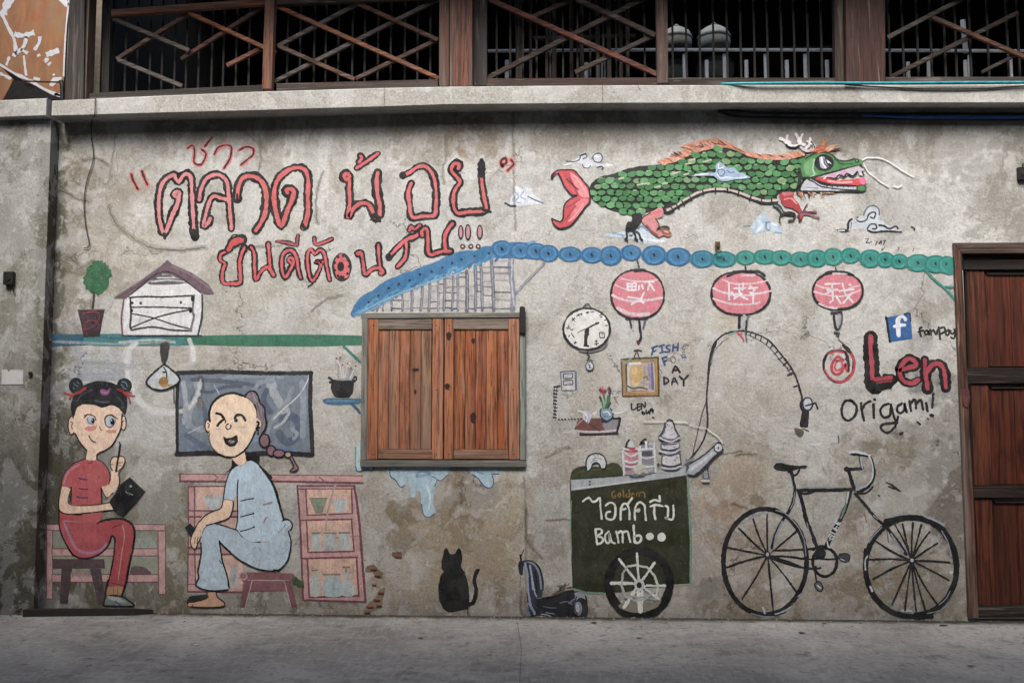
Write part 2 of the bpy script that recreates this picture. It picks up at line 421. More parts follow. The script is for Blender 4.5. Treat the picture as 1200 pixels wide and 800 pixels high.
coping([(450.6,102.5),(527,101),(706,99.5)],[(450.6,124.5),(527,122),(706,120.5)], wall, -.16, .26)
coping([(706.6,99.5),(900,99),(1060,99),(1200,98),(1290,97)],[(706.6,120.5),(900,120),(1060,120),(1200,120),(1290,120)], wall, -.16, .26)

# ---- side wall on the left ----
side = empty('wall', (at(20,700,-.1).x,-.1,0), 'narrow darker plaster wall section at the far left, standing proud of the painted wall', 'wall')
SY = -.11
sx1 = (at(55,200,SY).x+at(43,690,SY).x)/2; SXL = -6.
def side_colour(X, Z):
    A = np.array(RM); c = np.array(CAMP)
    P = np.stack([X-c[0], np.full_like(X, SY-c[1]), Z-c[2]], -1) @ A
    U = 600+F_PX*P[...,0]/-P[...,2]; V = 400-F_PX*P[...,1]/-P[...,2]
    def L(h): return np.array(lin(h))
    n1 = fbm(X+9, Z+9, 1.7, 5); n2 = fbm(X+9, Z+9, 6, 17); n3 = fbm(X+9, Z+9, 15, 27, 3); ns = fbm(X+9, Z*.12+9, 8, 37, 4)
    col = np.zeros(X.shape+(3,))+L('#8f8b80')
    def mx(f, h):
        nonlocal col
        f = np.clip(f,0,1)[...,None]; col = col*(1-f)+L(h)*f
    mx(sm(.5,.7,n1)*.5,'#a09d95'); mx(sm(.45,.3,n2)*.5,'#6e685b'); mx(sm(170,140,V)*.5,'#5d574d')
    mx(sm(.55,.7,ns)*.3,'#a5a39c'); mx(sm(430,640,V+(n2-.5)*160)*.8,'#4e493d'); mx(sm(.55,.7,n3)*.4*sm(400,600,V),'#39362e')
    mx(sm(640,710,V)*.5,'#33302a'); mx(sm(36,46,U+(V-430)*.02)*.5,'#4c463b')  # lower darkening mixes dirt with corner dimming put into the colour
    return col
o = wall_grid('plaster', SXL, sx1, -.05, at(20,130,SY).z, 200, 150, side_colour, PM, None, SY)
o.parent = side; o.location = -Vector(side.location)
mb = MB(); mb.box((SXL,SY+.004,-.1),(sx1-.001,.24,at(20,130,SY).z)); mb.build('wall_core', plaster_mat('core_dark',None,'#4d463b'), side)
coping([(-330,133),(0,117),(54.5,114.5)],[(-330,150),(0,137),(54.5,135)], side, -.175, .26)

# dark slab at the foot
mb = MB()
P0 = atz(36,719,0); P1 = atz(172,718,0)
h = .045
poly = [(P0.x,-.115),(P1.x+.02,-.012),(P1.x+.05,-.03),(P1.x-.05,-.085),(P0.x,-.165)]
vs = [(x,y,0) for x,y in poly]+[(x,y,h*(.55 if i in (1,2) else 1)) for i,(x,y) in enumerate(poly)]
n = len(poly); mb.add(vs, [tuple(range(n,2*n))[::-1]]+[(i,(i+1)%n,n+(i+1)%n,n+i) for i in range(n)])
tag(mb.build('stone_slab', plain('dark_slab','#2d2b28',.8,0,.3)), 'low black slab with a pointed end lying at the foot of the wall below the painted girl', 'slab')

# ================= WINDOW =================
win = empty('shuttered_window', at(519,547,-.03), 'square window closed by two brown plank shutters in a weathered grey frame', 'window')
GREY = ('#8e8c85','#6b6a65')
def rect(name, x0, y0, x1, y1, Yf, th, mat, parent, g=0.0):
    A = at((x0+x1)/2,y0,Yf); B = at((x0+x1)/2,y1,Yf); l = at(x0,(y0+y1)/2,Yf).x; r = at(x1,(y0+y1)/2,Yf).x
    q = MB()
    if (r-l) > (A.z-B.z): q.beam((l+g,Yf,(A.z+B.z)/2),(r-g,Yf,(A.z+B.z)/2), A.z-B.z-2*g, th)
    else: q.beam(((l+r)/2,Yf,B.z+g),((l+r)/2,Yf,A.z-g), r-l-2*g, th)
    return q.build(name, mat, parent)
gv = wood(*GREY,'Z',1,.8,'#4a4743',.3); gh = wood(*GREY,'X',1,.8,'#4a4743',.3)
fr = rect('frame', 423.2,366.2,616,372.6,-.026,.05,gh,win)
rect('frame_board', 423.2,372.9,430.4,538.6,-.0255,.05,gv,win)
rect('frame_board', 609.2,372.9,616,538.6,-.0255,.05,wood('#8f9a90','#6f776e','Z',1,.8,'#3c3b38',.5),win)
rect('frame_board', 421.8,539.2,616.4,547,-.024,.05,wood('#77766d','#565852','X',1,.8,'#3d4140',.5),win)
# dark slot the leaves close against
q = MB(); a = at(430,538,-.001); b_ = at(609.4,373,-.001); q.box((a.x,-.004,a.z),(b_.x,-.001,b_.z)); q.build('backing', plain('gap','#120e0c',.9), win)
W1 = [('#b06e49','#925638'),('#aa785d','#825742'),('#ab6848','#8c5238'),('#9c5f40','#7b462d'),('#a08068','#73503b'),('#9e6c4d','#794a34')]
W2 = [('#a0633f','#7d442b'),('#b26d47','#834b32'),('#a65e42','#77432e'),('#b06f4c','#875037'),('#a96340','#84462b')]
for nm, xs, ws, sl, sr in (('shutter',[325,380,436,491,548,603],W1,(268.5,324.5),(605.5,664)),('shutter',[718.5,778,831,888,945,1002.5],W2,(669.5,717.5),(1003.5,1061))):
    J = lambda v: 370+v/4.444; K_ = lambda v: 360+v/4.444
    lf = rect(nm, J(sl[0]), K_(59), J(sl[1]), K_(790), -.020, .018, wood('#b6744e','#955b3f','Z',1,.65,'#2a1a14',.3,'#8a6a58',.3), win, .0006)
    lf['label'] = 'left shutter leaf of brown vertical planks' if sl[0]<300 else 'right shutter leaf with a large dark knot low in its planks'
    rect('stile', J(sr[0]), K_(59), J(sr[1]), K_(790), -.020, .018, wood('#b67a5c','#946248','Z',1,.65,'#2a1a14',.2,'#9a7c6c',.3), lf, .0006)
    rect('rail', J(sl[1]+1), K_(59), J(sr[0]-1), K_(116), -.0195, .018, wood('#87796e','#6b5d54','X',1,.8,'#3b332e',.3), lf, .0006)
    rect('rail', J(sl[1]+1), K_(739), J(sr[0]-1), K_(790), -.0195, .018, wood('#94705c','#7a5341','X',1,.75,'#3b2b24',.4), lf, .0006)
    for k in range(5):
        c = ws[k]
        rect('plank', J(xs[k]), K_(117), J(xs[k+1]), K_(738), -.0105-.0014*(k%2)-.001*random.random(), .010, wood(c[0],c[1],'Z',1,.65,'#23150f',.55,'#8b7668',.45), lf, .0011)
# knots and nails (too small to count): one part each
q = MB()
for (x,y,rx,ry) in ((820,575,15,28),(685,412,13,17),(693,150,14,22),(820,175,10,14),(520,325,18,9),(518,440,6,14)):
    c = at(370+x/4.444, 360+y/4.444, -.0215 if x in (685,693) else -.0142)
    q.prism([c+Vector((rx/4.444*.0056*math.cos(a)*(1+.15*math.sin(3*a)),0,ry/4.444*.0056*math.sin(a))) for a in [2*math.pi*i/14 for i in range(14)]], .001)
tag(q.build('knot', plain('knot','#2b1d16',.7), win), kind='stuff')
q = MB()
for x in (300,628,695,1028):
    for y in (95,430,765):
        c = at(370+x/4.444, 360+y/4.444, -.0215); q.prism([c+Vector((.0042*math.cos(a),0,.0042*math.sin(a))) for a in [2*math.pi*i/8 for i in range(8)]], .002)
tag(q.build('nail', plain('nail','#1c1715',.5), win), kind='stuff')
q = MB(); a = at(608.3,390,-.045); b_ = at(615.6,358.5,-.045); q.prism([at(609,360,-.045),at(611,358.6,-.045),at(615,359.5,-.045),at(615.8,375,-.045),at(615.5,390,-.045),at(608.8,389.5,-.045),at(608.5,372,-.045)], .03)
q.build('hinge', plain('tarred_iron','#1d1c1d',.6,0,.5,80), win)

# ================= DOOR =================
door = empty('wooden_door', at(1180,724,0), 'dark red-brown panelled timber door with black cross rails at the right edge', 'door')
DV = wood('#6e3c2a','#40221a','Z',.8,.55,'#120c0a',.75,'#3f2a22',.4); DH = wood('#2b2320','#1d1917','X',.8,.6,'#0f0c0b',.7,'#4a3d36',.3)
def quadp(name, pts, Yf, th, mat, parent):
    q = MB(); q.prism([at(x,y,Yf) for x,y in pts], th); return q.build(name, mat, parent)
DR = at(1290,500,0).x
TRV = wood('#6f4a3b','#3a2722','Z',1,.6,'#141010',.7,'#8b827b',.6); TRH = wood('#54443b','#3a2d27','X',1,.6,'#1b1512',.5)
quadp('frame', [(1118,285),(1127,297),(1147,723),(1136,724)], -.03, .1, TRV, door)
quadp('frame_head', [(1118,284.5),(1295,284),(1295,296),(1127,296.5)], -.031, .1, TRH, door)
quadp('door_leaf', [(1129,297),(1295,297),(1310,726),(1147,724)], .055, .02, plain('door_back','#140d0b',.8), door)
quadp('header_board', [(1128.5,297),(1295,297),(1295,303.2),(1129,303.2)], .018, .03, wood('#5a2b20','#3c1d17','X',.8,.55,'#160d0b',.5), door)
quadp('rail', [(1129,303.6),(1295,303.6),(1295,315.6),(1129.5,315.6)], .008, .04, DH, door)
quadp('stile', [(1133,316),(1153,316),(1158,430),(1137,430)], .02, .03, DV, door)
quadp('stile', [(1137.8,449),(1158.5,449),(1162,568),(1142,568)], .02, .03, DV, door)
quadp('stile', [(1142.5,583),(1162.5,583),(1167,709),(1147,709)], .02, .03, DV, door)
quadp('rail', [(1131,430.4),(1300,430.4),(1300,448.6),(1132,448.6)], .006, .045, DH, door)
quadp('rail', [(1134,568.4),(1303,568.4),(1303,582.6),(1134.5,582.6)], .006, .045, DH, door)
quadp('rail', [(1142,709.4),(1308,709.4),(1308,724.5),(1142.5,724.5)], .012, .04, wood('#2b211d','#1c1613','X',.8,.7,'#0d0b0a',.8), door)
PV = wood('#643324','#391e17','Z',.6,.5,'#110b09',.7,'#3a241d',.3)
for (ya,yb) in ((316,430),(449,568),(583,709)):
    for (xa,xb) in ((0,29),(29.6,58),(58.6,90)):
        sx = 1153.5+(ya-316)*.035; ex = 1153.5+(yb-316)*.035
        quadp('panel', [(sx+xa,ya+1),(sx+xb,ya+1),(ex+xb,yb-1),(ex+xa,yb-1)], .036+.003*random.random(), .014, PV, door)
    quadp('moulding', [(sx,ya+.2),(1295,ya+.2),(1295,ya+6),(sx+4,ya+6)], .026, .02, wood('#33241f','#201714','X',.8,.6,'#0d0b0a',.5), door)
q = MB(); c = at(1132,467,-.036); q.prism([at(1127,452,-.036),at(1135,455,-.036),at(1137,468,-.036),at(1134,478,-.036),at(1128,474,-.036)], .02)
q.build('hinge', plain('hinge_iron','#5a3433',.6,.0,.5), door)

# small fittings
sw = MB(); a = at(7,334,SY); b_ = at(18.5,319,SY); sw.box((a.x,SY-.035,a.z),(b_.x,SY,b_.z)); sw.tube([at(10,334,SY-.02),at(10,341,SY-.015)],.004); sw.tube([at(15,334,SY-.02),at(16,343,SY-.015)],.004)
c = (a+b_)/2; sw.prism([Vector((c.x+.018*math.cos(t),SY-.040,c.z+.018*math.sin(t))) for t in [i*math.pi/6 for i in range(12)]], .008)
tag(sw.build('switch_box', plain('black_plastic','#1f1e1d',.5), None, c), 'small black switch box with two stub wires on the left wall section', 'switch')
pn = MB(); P = [at(2,433,SY-.004),at(8,432.5,SY-.002),at(10,436,SY-.004),at(13,433,SY-.002),at(27,433.5,SY-.003),at(27,450,SY-.003),at(2,450.5,SY-.003)]
for p in P: p.y = SY-.004
pn.prism(P, .0025); tag(pn.build('paper_notice', plain('paper','#c5c2c2',.8,0,.08), None, at(14,441,SY)), 'small torn white blank paper stuck on the left wall section', 'paper')
nb = MB(); c = at(35.5,437.5,SY-.01); nb.lathe(c,[(0,-.012),(.012,-.01),(.012,.01),(0,.012)],k=10); tag(nb.build('wall_plug', plain('plug','#1a1918',.7), None, c), 'tiny round black plug in the wall right of the white paper', 'plug')
hk = MB(); hk.tube([at(840,284,-.01),at(838.6,288,-.03),at(839,294,-.035),at(842.5,295.5,-.035),at(845.5,294,-.035)],.006,k=8); a=at(838,290,-.0); hk.box((a.x,-.02,a.z),(a.x+.03,0,a.z+.035))
tag(hk.build('wall_hook', plain('rusty_iron','#54402f',.7,.2), None, at(841,290,0)), 'small rusty hook on the wall above the painted middle lantern', 'hook')
bk = MB(); a = at(1194,205,-.03); bk.box((a.x,-.03,a.z-.03),(a.x+.05,0,a.z+.05)); bk.tube([at(1199,192,-.02),at(1198,205,-.03)],.006)
tag(bk.build('lamp_bracket', plain('black_plastic','#1f1e1d',.5), None, a), 'small black bracket high on the wall above the door at the right edge', 'bracket')

# cables
def cable(name, pts, r, hexc, label, cat='cable', metal=0):
    q = MB(); V_ = [at(x,y,Y) for x,y,Y in pts]; P = cr3(V_, 6); q.tube(P, r, k=8)
    return tag(q.build(name, plain('cable'+hexc,hexc,.45), None, P[0], True), label, cat)
def cr3(P, n):
    out = []
    for i in range(len(P)-1):
        p0 = P[max(i-1,0)]; p1 = P[i]; p2 = P[i+1]; p3 = P[min(i+2,len(P)-1)]
        for k in range(n):
            t = k/n; out.append(.5*((2*p1)+(p2-p0)*t+(2*p0-5*p1+4*p2-p3)*t*t+(3*p1-p0-3*p2+p3)*t**3))
    out.append(P[-1]); return out
cable('hose', [(845,98.5,-.14),(880,98,-.18),(950,97.4,-.185),(1050,97.6,-.185),(1130,97,-.185),(1290,96.5,-.185)], .0095, '#2a8f9c', 'teal blue hose lying along the top edge of the concrete coping', 'hose')
cable('cable', [(990,99.5,-.168),(1040,102.5,-.17),(1090,104.5,-.17),(1150,104,-.17),(1200,101,-.17),(1290,99,-.17)], .0045, '#33302f', 'thin dark cable sagging just under the teal hose')
cable('cable', [(842,130,-.02),(860,136,-.03),(900,138.4,-.03),(1000,139.4,-.03),(1100,140,-.03),(1200,140.5,-.03),(1290,141,-.03)], .011, '#232326', 'thick black cable fixed under the coping at the right')
cable('cable', [(1010,134.5,-.05),(1060,137.2,-.05),(1120,137.6,-.05),(1200,137.6,-.05),(1290,138,-.05)], .010, '#234b8c', 'blue cable running under the coping at the right')
cable('cable', [(845,128.5,-.02),(900,132.5,-.03),(960,133,-.03),(1040,133.2,-.03),(1200,133.5,-.03),(1290,134,-.03)], .008, '#2f3336', 'grey cable above the black one under the coping')
cable('wire', [(62,143,-.012),(120,141.5,-.012),(200,139.5,-.012),(300,138.6,-.012),(370,136,-.012),(500,131.5,-.012),(560,130.4,-.012),(690,130,-.012),(810,129,-.012),(845,134,-.012),(870,139,-.012)], .0028, '#a39c8e', 'thin pale wire strung just below the coping from left to centre', 'wire')
cable('wire', [(111.5,113.5,-.168),(111,135,-.168),(108,140,-.06),(107,160,-.012),(109.5,185,-.012),(101,215,-.012),(98.5,240,-.012),(100.5,265,-.012),(104.5,287,-.012),(98,290.5,-.012)], .0033, '#2a2826', 'loose black wire hanging down the wall at the upper left', 'wire')

# leaves and crumbs on the street
for i,(x,y,s,c) in enumerate(((493,748,.028,'#3f4a34'),(574,768,.022,'#3f3c39'),(642,757,.018,'#6c3a33'),(748,748,.032,'#4c6b4c'),(1105,733,.045,'#2e2f36'),(940,742,.035,'#3a3733'),(696,730,.035,'#4b473f'),(1138,781,.03,'#3b3836'),(230,756,.03,'#c8c6c0'),(966,731,.03,'#3b332c'))):
    c0 = atz(x,y,0); q = MB(); k = 9; a0 = random.random()*6
    ring = [(c0.x+s*.75*math.cos(t+a0)*(.55+.45*random.random()), c0.y+.45*s*math.sin(t+a0)*(.6+.4*random.random()), .004+.003*random.random()) for t in [2*math.pi*j/k for j in range(k)]]
    q.add(ring+[(c0.x,c0.y,.009)], [(j,(j+1)%k,k) for j in range(k)])
    wh = {0:'green-grey scrap below the painted cat',3:'green leaf below the painted cart wheel'}.get(i)
    where = ['below the painted cat','left of the centre joint','right of the centre joint','below the painted cart wheel','below the front wheel of the painted bicycle','between the two wheels of the painted bicycle','against the wall right of the painted scooter','near the lower right corner','below the painted man on the stool','just left of the front wheel of the painted bicycle'][i]
    kind = ['green-grey','dark','reddish','green','dark bluish','dark brown','dark','dark','pale','brown'][i]
    tag(q.build('leaf' if i!=8 else 'paper_scrap', plain('litter'+c,c,.8), None, c0), f'{kind} fallen {"leaf" if i!=8 else "paper scrap"} on the street {where}', 'leaf' if i!=8 else 'litter')

# grit and crumbled plaster gathered along the foot of the wall (nobody could count it)
q = MB(); rg = random.Random(4)
for i in range(900):
    x = rg.uniform(-3.9, 2.75); t = rg.random()**3; y = -.006-t*.55; s = rg.uniform(.002,.009)*(1.2-.6*t)
    if x < sx1: y += SY
    a0 = rg.uniform(0,6.3); hh = s*rg.uniform(.3,.8)
    ring = [(x+s*math.cos(a0+k*1.257)*rg.uniform(.6,1.2), y+s*math.sin(a0+k*1.257)*rg.uniform(.6,1.2), .0005) for k in range(5)]
    q.add(ring+[(x,y,hh)], [(k,(k+1)%5,5) for k in range(5)], plain('grit', rg.choice(('#7d776c','#5d574d','#9a958b','#4a453d','#6f5a4b')), .95))
tag(q.build('grit', None, None, (0,0,0)), 'crumbs of plaster and dirt gathered along the foot of the wall', 'grit', None, 'stuff')
# ================= TIMBER GALLERY ABOVE THE WALL =================
gal = empty('timber_gallery', at(600,99,.06), 'old dark timber gallery with crossed lattice strips and iron bars above the coping', 'gallery')
GY = .04
wn = [0]
def strip(name, x0,y0,x1,y1, wpx, a, b_, Y=GY, th=.03, axis='X', grey=.22, label=None):
    q = MB(); q.beam(at(x0,y0,Y), at(x1,y1,Y), wpx*.0056*(1+(Y)/DIST), th)
    m = wood(a,b_,axis,1,.7,'#16110f',.5,'#6a6460',grey)
    o = q.build(name, m, gal)
    if label: o['label'] = label
    return o
OR = ('#a46a4a','#6b402c'); BR = ('#6d4a3a','#422d25'); DK = ('#4b3a33','#2d2421'); GRY = ('#6d6560','#47413e'); VD=('#35302d','#211e1c')
X_ = lambda v: v/4; Y_ = lambda v: 300+v/4; A_ = lambda v: 560+v/4; B_ = lambda v: 840+v/3.3333
def strips(F, s, lst):
    for (x0,y0,x1,y1,w,c,Y) in lst: strip('lattice_strip', F(x0),y0/s,F(x1),y1/s,w,*c,Y=Y,th=.022)
# bay 1, 2, 3, 5 lattice: two crossing layers
L0, L1 = .06, .084
strips(X_,4,[(528,86,885,236,5,GRY,L0),(545,276,885,60,5,BR,L1),(848,276,1290,-8,5,BR,L1),(885,60,1290,245,5,OR,L0),(552,280,852,402,5,GRY,L0),(1062,306,1240,216,5,OR,L1)])
strips(Y_,4,[(98,28,855,366,5,OR,L0),(100,216,482,12,5,GRY,L1),(474,14,852,186,5,BR,L0),(104,214,462,372,5,BR,L0),(85,382,870,-14,5,GRY,L1),(464,370,850,184,5,BR,L1)])
strips(A_,4,[(55,-4,852,352,6,('#7a4233','#4d2a22'),L0),(225,92,440,-4,5.5,DK,L1),(38,368,790,-14,6,DK,L1),(462,-6,832,164,6,DK,L0),(456,338,834,160,5.5,DK,L1)])
strips(B_,3.333,[(668,146,960,-6,5,GRY,L1),(678,302,1178,48,5,DK,L1),(845,66,1215,226,5,BR,L0),(1036,282,1170,214,4,VD,L1)])
# rails along the foot and head of each bay
strip('rail', 104,113.5,308,103.5,9,*VD,Y=.05,th=.06)
strip('rail', 324,102.5,513,97.5,9.5,*DK,Y=.05,th=.06)
strip('rail', 571,96.5,770,95.5,9.5,'#4d332c','#2f211e',Y=.05,th=.06)
strip('rail', 783,95.5,979,95.5,9,'#3a2b27','#241c1a',Y=.05,th=.06)
strip('rail', 1038,94.5,1290,94,8.5,'#332724','#211a19',Y=.05,th=.06)
strip('rail', 130,15,310,1.5,8,'#8a5540','#553225',Y=.035,th=.04)
strip('rail', 324,2,515,-6,8,*DK,Y=.035,th=.04)
strip('rail', 571,-8,979,-10,10,*DK,Y=.035,th=.04)
strip('rail', 1038,-8,1290,-10,10,*VD,Y=.035,th=.04)
# posts
def post(x0t,x1t,x0b,x1b,yb,a,b_,Y,th,grey=.3,label=None,yt=-60):
    q = MB(); q.prism([at(x0t,yt,Y),at(x1t,yt,Y),at(x1b,yb,Y),at(x0b,yb,Y)], th)
    o = q.build('post', wood(a,b_,'Z',1,.65,'#150f0d',.4,'#6a625c',grey), gal)
    if label: o['label'] = label
post(84,100,76,97.5,117,'#34302e','#262321',.0,.12,.2,'black post at the left end')
post(101,107,98,100.5,117,'#7a5544','#4d3429',.02,.10,.5)
post(121,131,119,127,113,'#3a3634','#262322',.16,.06,.5)
post(312.5,323.5,307,318,104,'#8f5b41','#5f3829',.015,.06,.35,'narrow orange-brown post between the two left lattice bays')
post(515,526.5,514.5,526,101,'#6b4334','#442b23',.0,.1,.4)
post(527.5,553,527,553.5,101,'#7d4a36','#3c2721',-.03,.13,.35,'broad worn reddish post in the middle')
post(554,570,554,570.5,100,'#302a28','#201c1b',.05,.1,.1)
post(768,781.5,770,783,97,'#5e4539','#3c2b25',.02,.07,.3)
post(977,990,979,992,97,'#3f3028','#2a201d',.04,.06,.1)
post(990.5,1037,992,1037.5,96,'#4a2c27','#35201d',-.02,.14,.05,'thick dark red-brown square pillar')
# iron bars
bar0 = None
BM = plain('bar_iron','#232221',.7,.1)
def bar(px, yt=-60, yb=108):
    b0 = at(px,yb,.17); q = MB(); zt = at(px,yt,.17).z; q.box((b0.x-.0065,.165,b0.z),(b0.x+.0065,.178,zt)); q.build('bar', BM, gal)
for x in (146,160,175,189,204,217.5,232,247.5,261,276,291): bar(x, yb=112)
for x in (336,351,367.5,381,396,412.5,427,442.5,457.5,474,489,504): bar(x)
for x in (582,598,613,629,645,660,677,692,707.5,722.5,736,756): bar(x)
for x in (789,805,821,837,853,869,885,900.5,917,932,948,964): bar(x)
for x in (1044,1060,1077,1093,1109,1122,1139,1160,1183,1196): bar(x)
# loose laths leaning inside the third bay
for x,w in ((607,10),(621,5),(640,5),(649,7),(669,6),(681,7),(700,7),(713,7),(727,6),(735,6)):
    strip('lath', x,-20,x+1,97,w*.75,'#4a403b','#2e2826',Y=.27+.002*(x%7),th=.02,axis='Z',grey=.3)
strip('lath', 625,45,745,42,5,'#403733','#28211f',Y=.30,th=.02)

# room behind: its gloom is put into near-black walls
rm = empty('upper_room', (0,1.5,3.4), 'room with near-black walls standing in for its shade, seen through the gallery bars', 'room')
dk = plain('room_shade_black','#14110f',.95)
for nm, a, b_ in (('back_wall',(-3.2,3.2,3.2),(4.5,3.3,5.3)),('ceiling',(-3.2,1.25,5.0),(4.5,3.2,5.1)),('side_panel',(-3.2,.2,3.2),(-3.1,3.2,5.0)),('side_panel',(4.4,.2,3.2),(4.5,3.2,5.0)),('floor',(-3.2,.27,3.25),(4.5,3.2,3.33))):  # ceiling stops short so skylight can reach the railing
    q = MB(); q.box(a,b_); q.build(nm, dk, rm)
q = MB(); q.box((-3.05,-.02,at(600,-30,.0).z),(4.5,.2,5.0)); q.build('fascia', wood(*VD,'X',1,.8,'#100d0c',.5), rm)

# white pipe railing inside
RY = .42
rl = empty('white_railing', at(800,98,RY), 'white pipe railing with upright ends standing behind the dark bars', 'railing')
wp = plain('white_pipe','#e4e6ea',.5,0,.1)
q = MB(); q.tube([at(566,60,RY),at(780,58.5,RY),at(985,59,RY),at(1290,60.5,RY)], .012, k=8); q.build('top_rail', wp, rl)
for x,yt in ((594,71),(687,74),(707,72),(802,64),(828,71),(849,64),(874.5,71),(897,64),(922,71),(943.5,64),(969,71),(1064,73),(1088,71),(1131,71),(1136,65),(1184,69)):
    q = MB(); b0 = at(x,yt,RY+.05); q.tube([Vector((b0.x,RY+.05,3.30)),b0], .014, k=8); q.build('baluster', wp, rl)
q = MB(); q.tube([at(1128,24,RY+.3),at(1132,62,RY+.3)], .018, k=8); tag(q.build('white_pipe', wp, None, at(1132,62,RY+.3)), 'short upright white pipe inside the room behind the right lattice', 'pipe')
# jars behind the bars, the upper two on a shelf
PY = .95
sh = MB(); a = at(775,60,PY-.16); b_ = at(1000,63,PY+.3); sh.box((a.x,PY-.2,a.z-.03),(b_.x,PY+.2,a.z)); tag(sh.build('shelf_board', plain('shelf_dark','#1d1816',.9), None, (a.x,PY,a.z)), 'dark shelf board inside the room carrying two white pots', 'shelf')
pm1 = plain('pot_white','#8b8d8a',.5,0,.12,12); pm2 = plain('pot_grey','#64696b',.5)
def pot(px, py_base, rpx, label):
    c = at(px,py_base,PY); r = rpx*.0056*(PY+DIST)/DIST
    p = empty('lidded_pot', c, label, 'pot', 'white lidded pots behind the bars')
    q = MB(); q.lathe(c,[(0,0),(r*.75,0),(r*.95,r*.15),(r,r*.5),(r*.98,r*.8)],k=28); q.build('body', pm1, p, None, True)
    q = MB(); q.lathe(c,[(r*1.02,r*.78),(r*1.05,r*.86),(r*1.02,r*.94),(r*.95,r*.95)],k=28); q.build('rim', pm2, p, None, True)
    q = MB(); q.lathe(c,[(r*.97,r*.94),(r*.85,r*1.25),(r*.5,r*1.5),(r*.2,r*1.6),(0,r*1.61)],k=28); q.build('lid', pm1, p, None, True)
    q = MB(); q.lathe(c,[(r*.12,r*1.58),(r*.2,r*1.72),(r*.1,r*1.8),(0,r*1.8)],k=12); q.build('knob', pm2, p, None, True)
pot(793,60.5,18,'white lidded pot on the dark shelf, partly hidden by the gallery post'); pot(837,60.5,19,'white lidded pot on the dark shelf, standing in full view between the bars')
pot(789,96,18,'white lidded pot low behind the railing, close to the gallery post'); pot(838,96,22,'largest white pot, low behind the railing between the bars')

# ---- orange board with peeling white paint, upper left ----
bd = empty('rusty_board', at(30,60,.5), 'orange rust-stained board with peeling white paint streaks at the upper left corner', 'board')
m, g, b_ = newmat('rust_board', .8, .2)
pos = g.pos(); n = g.noise(g.pos((1,1,.25)), 16, 6, .65, .6); n2 = g.noise(pos, 9, 5, .6)
col = g.mix(g.rng(n,.3,.7), lin('#99704f'), lin('#84604c')); col = g.mix(g.rng(n2,.52,.7,0,.6), col, lin('#9c5238')); col = g.mix(g.rng(g.noise(pos,5,5,.6),.5,.7,0,.6), col, lin('#81715c'))
g.l(col, b_.inputs['Base Color']); g.l(g.bump(n,.6,.01), b_.inputs['Normal'])
s5 = 5.333; Z5 = lambda *p: [at(p[i]/s5, p[i+1]/s5, .5) for i in range(0,len(p),2)]
q = MB(); q.prism(Z5(-420,-260,436,-260,436,0,412,220,398,500,388,612,150,505,0,410,-420,220), .03); q.build('board_face', m, bd)
q = MB(); q.prism(Z5(-420,235,0,412,80,500,30,612,10,625,-420,625), .03); q.build('board_face', m, bd)
pk = MB(); pw = plain('peeled_white','#c2c3c9',.8,0,.12,50)
random.seed(5)
def wl(w, *p):
    P = cr3(Z5(*p), 4); n = len(P); vs = []
    for i, a in enumerate(P):
        d = (P[min(i+1,n-1)]-P[max(i-1,0)]); d.y = 0; d.normalize(); u = Vector((-d.z,0,d.x))*w*.00105*(1+.35*(random.random()-.5)*2)
        vs += [a-u+Vector((0,-.002,0)), a+u+Vector((0,-.002,0))]
    pk.add(vs, [(2*i,2*i+1,2*i+3,2*i+2) for i in range(n-1)])
wl(26,90,-40,50,20,20,90); wl(12,10,80,50,170,90,250,100,330); wl(20,90,215,150,225,215,205); wl(12,165,230,150,290,95,340); wl(14,250,230,245,270,215,315); wl(20,290,345,330,330,370,315)
wl(16,280,370,300,385); wl(10,300,410,320,390); wl(10,130,310,175,335); wl(8,150,350,155,400,165,475); wl(10,60,355,40,410); wl(10,-60,375,0,405,90,460,180,500,280,560,386,606); wl(9,-60,440,10,465,70,495); wl(12,210,490,250,500); wl(16,320,540,345,500,385,500); wl(14,240,340,245,355); wl(20,385,-10,425,40); wl(5,434,-20,410,220,398,480); wl(9,335,462,340,475)
wl(14,100,330,85,355); wl(10,340,590,380,595)
pk.build('peeled_paint', pw, bd)
q = MB(); q.prism([at(2,119,.3),at(6,112,.3),at(15.5,94.5,.3),at(28,95,.3),at(72.5,117,.3)], .1); tag(q.build('roof_end', plain('roof_black','#121110',.9), None, at(40,117,.3)), 'black triangular roof end poking up behind the coping at the upper left', 'roof')
q = MB(); q.tube([at(28,95.2,.28),at(50,96,.28),at(71,96.5,.28)], .006, k=6); q.tube([at(71,95,.28),at(73,100,.28),at(73,117,.28)],.016,k=8)
tag(q.build('iron_rod', plain('rod','#1b191a',.6), None, at(60,117,.28)), 'thin black iron rod across the foot of the rusty board', 'rod')
# wall closing the gap left of the gallery
q = MB(); q.box((-9,.9,2.5),(-3.22,1.0,6)); tag(q.build('backdrop_wall', plain('far_plaster','#6f675c',.9), None, (-6,.9,2.5)), 'dull plaster house wall behind the rusty board', 'wall')

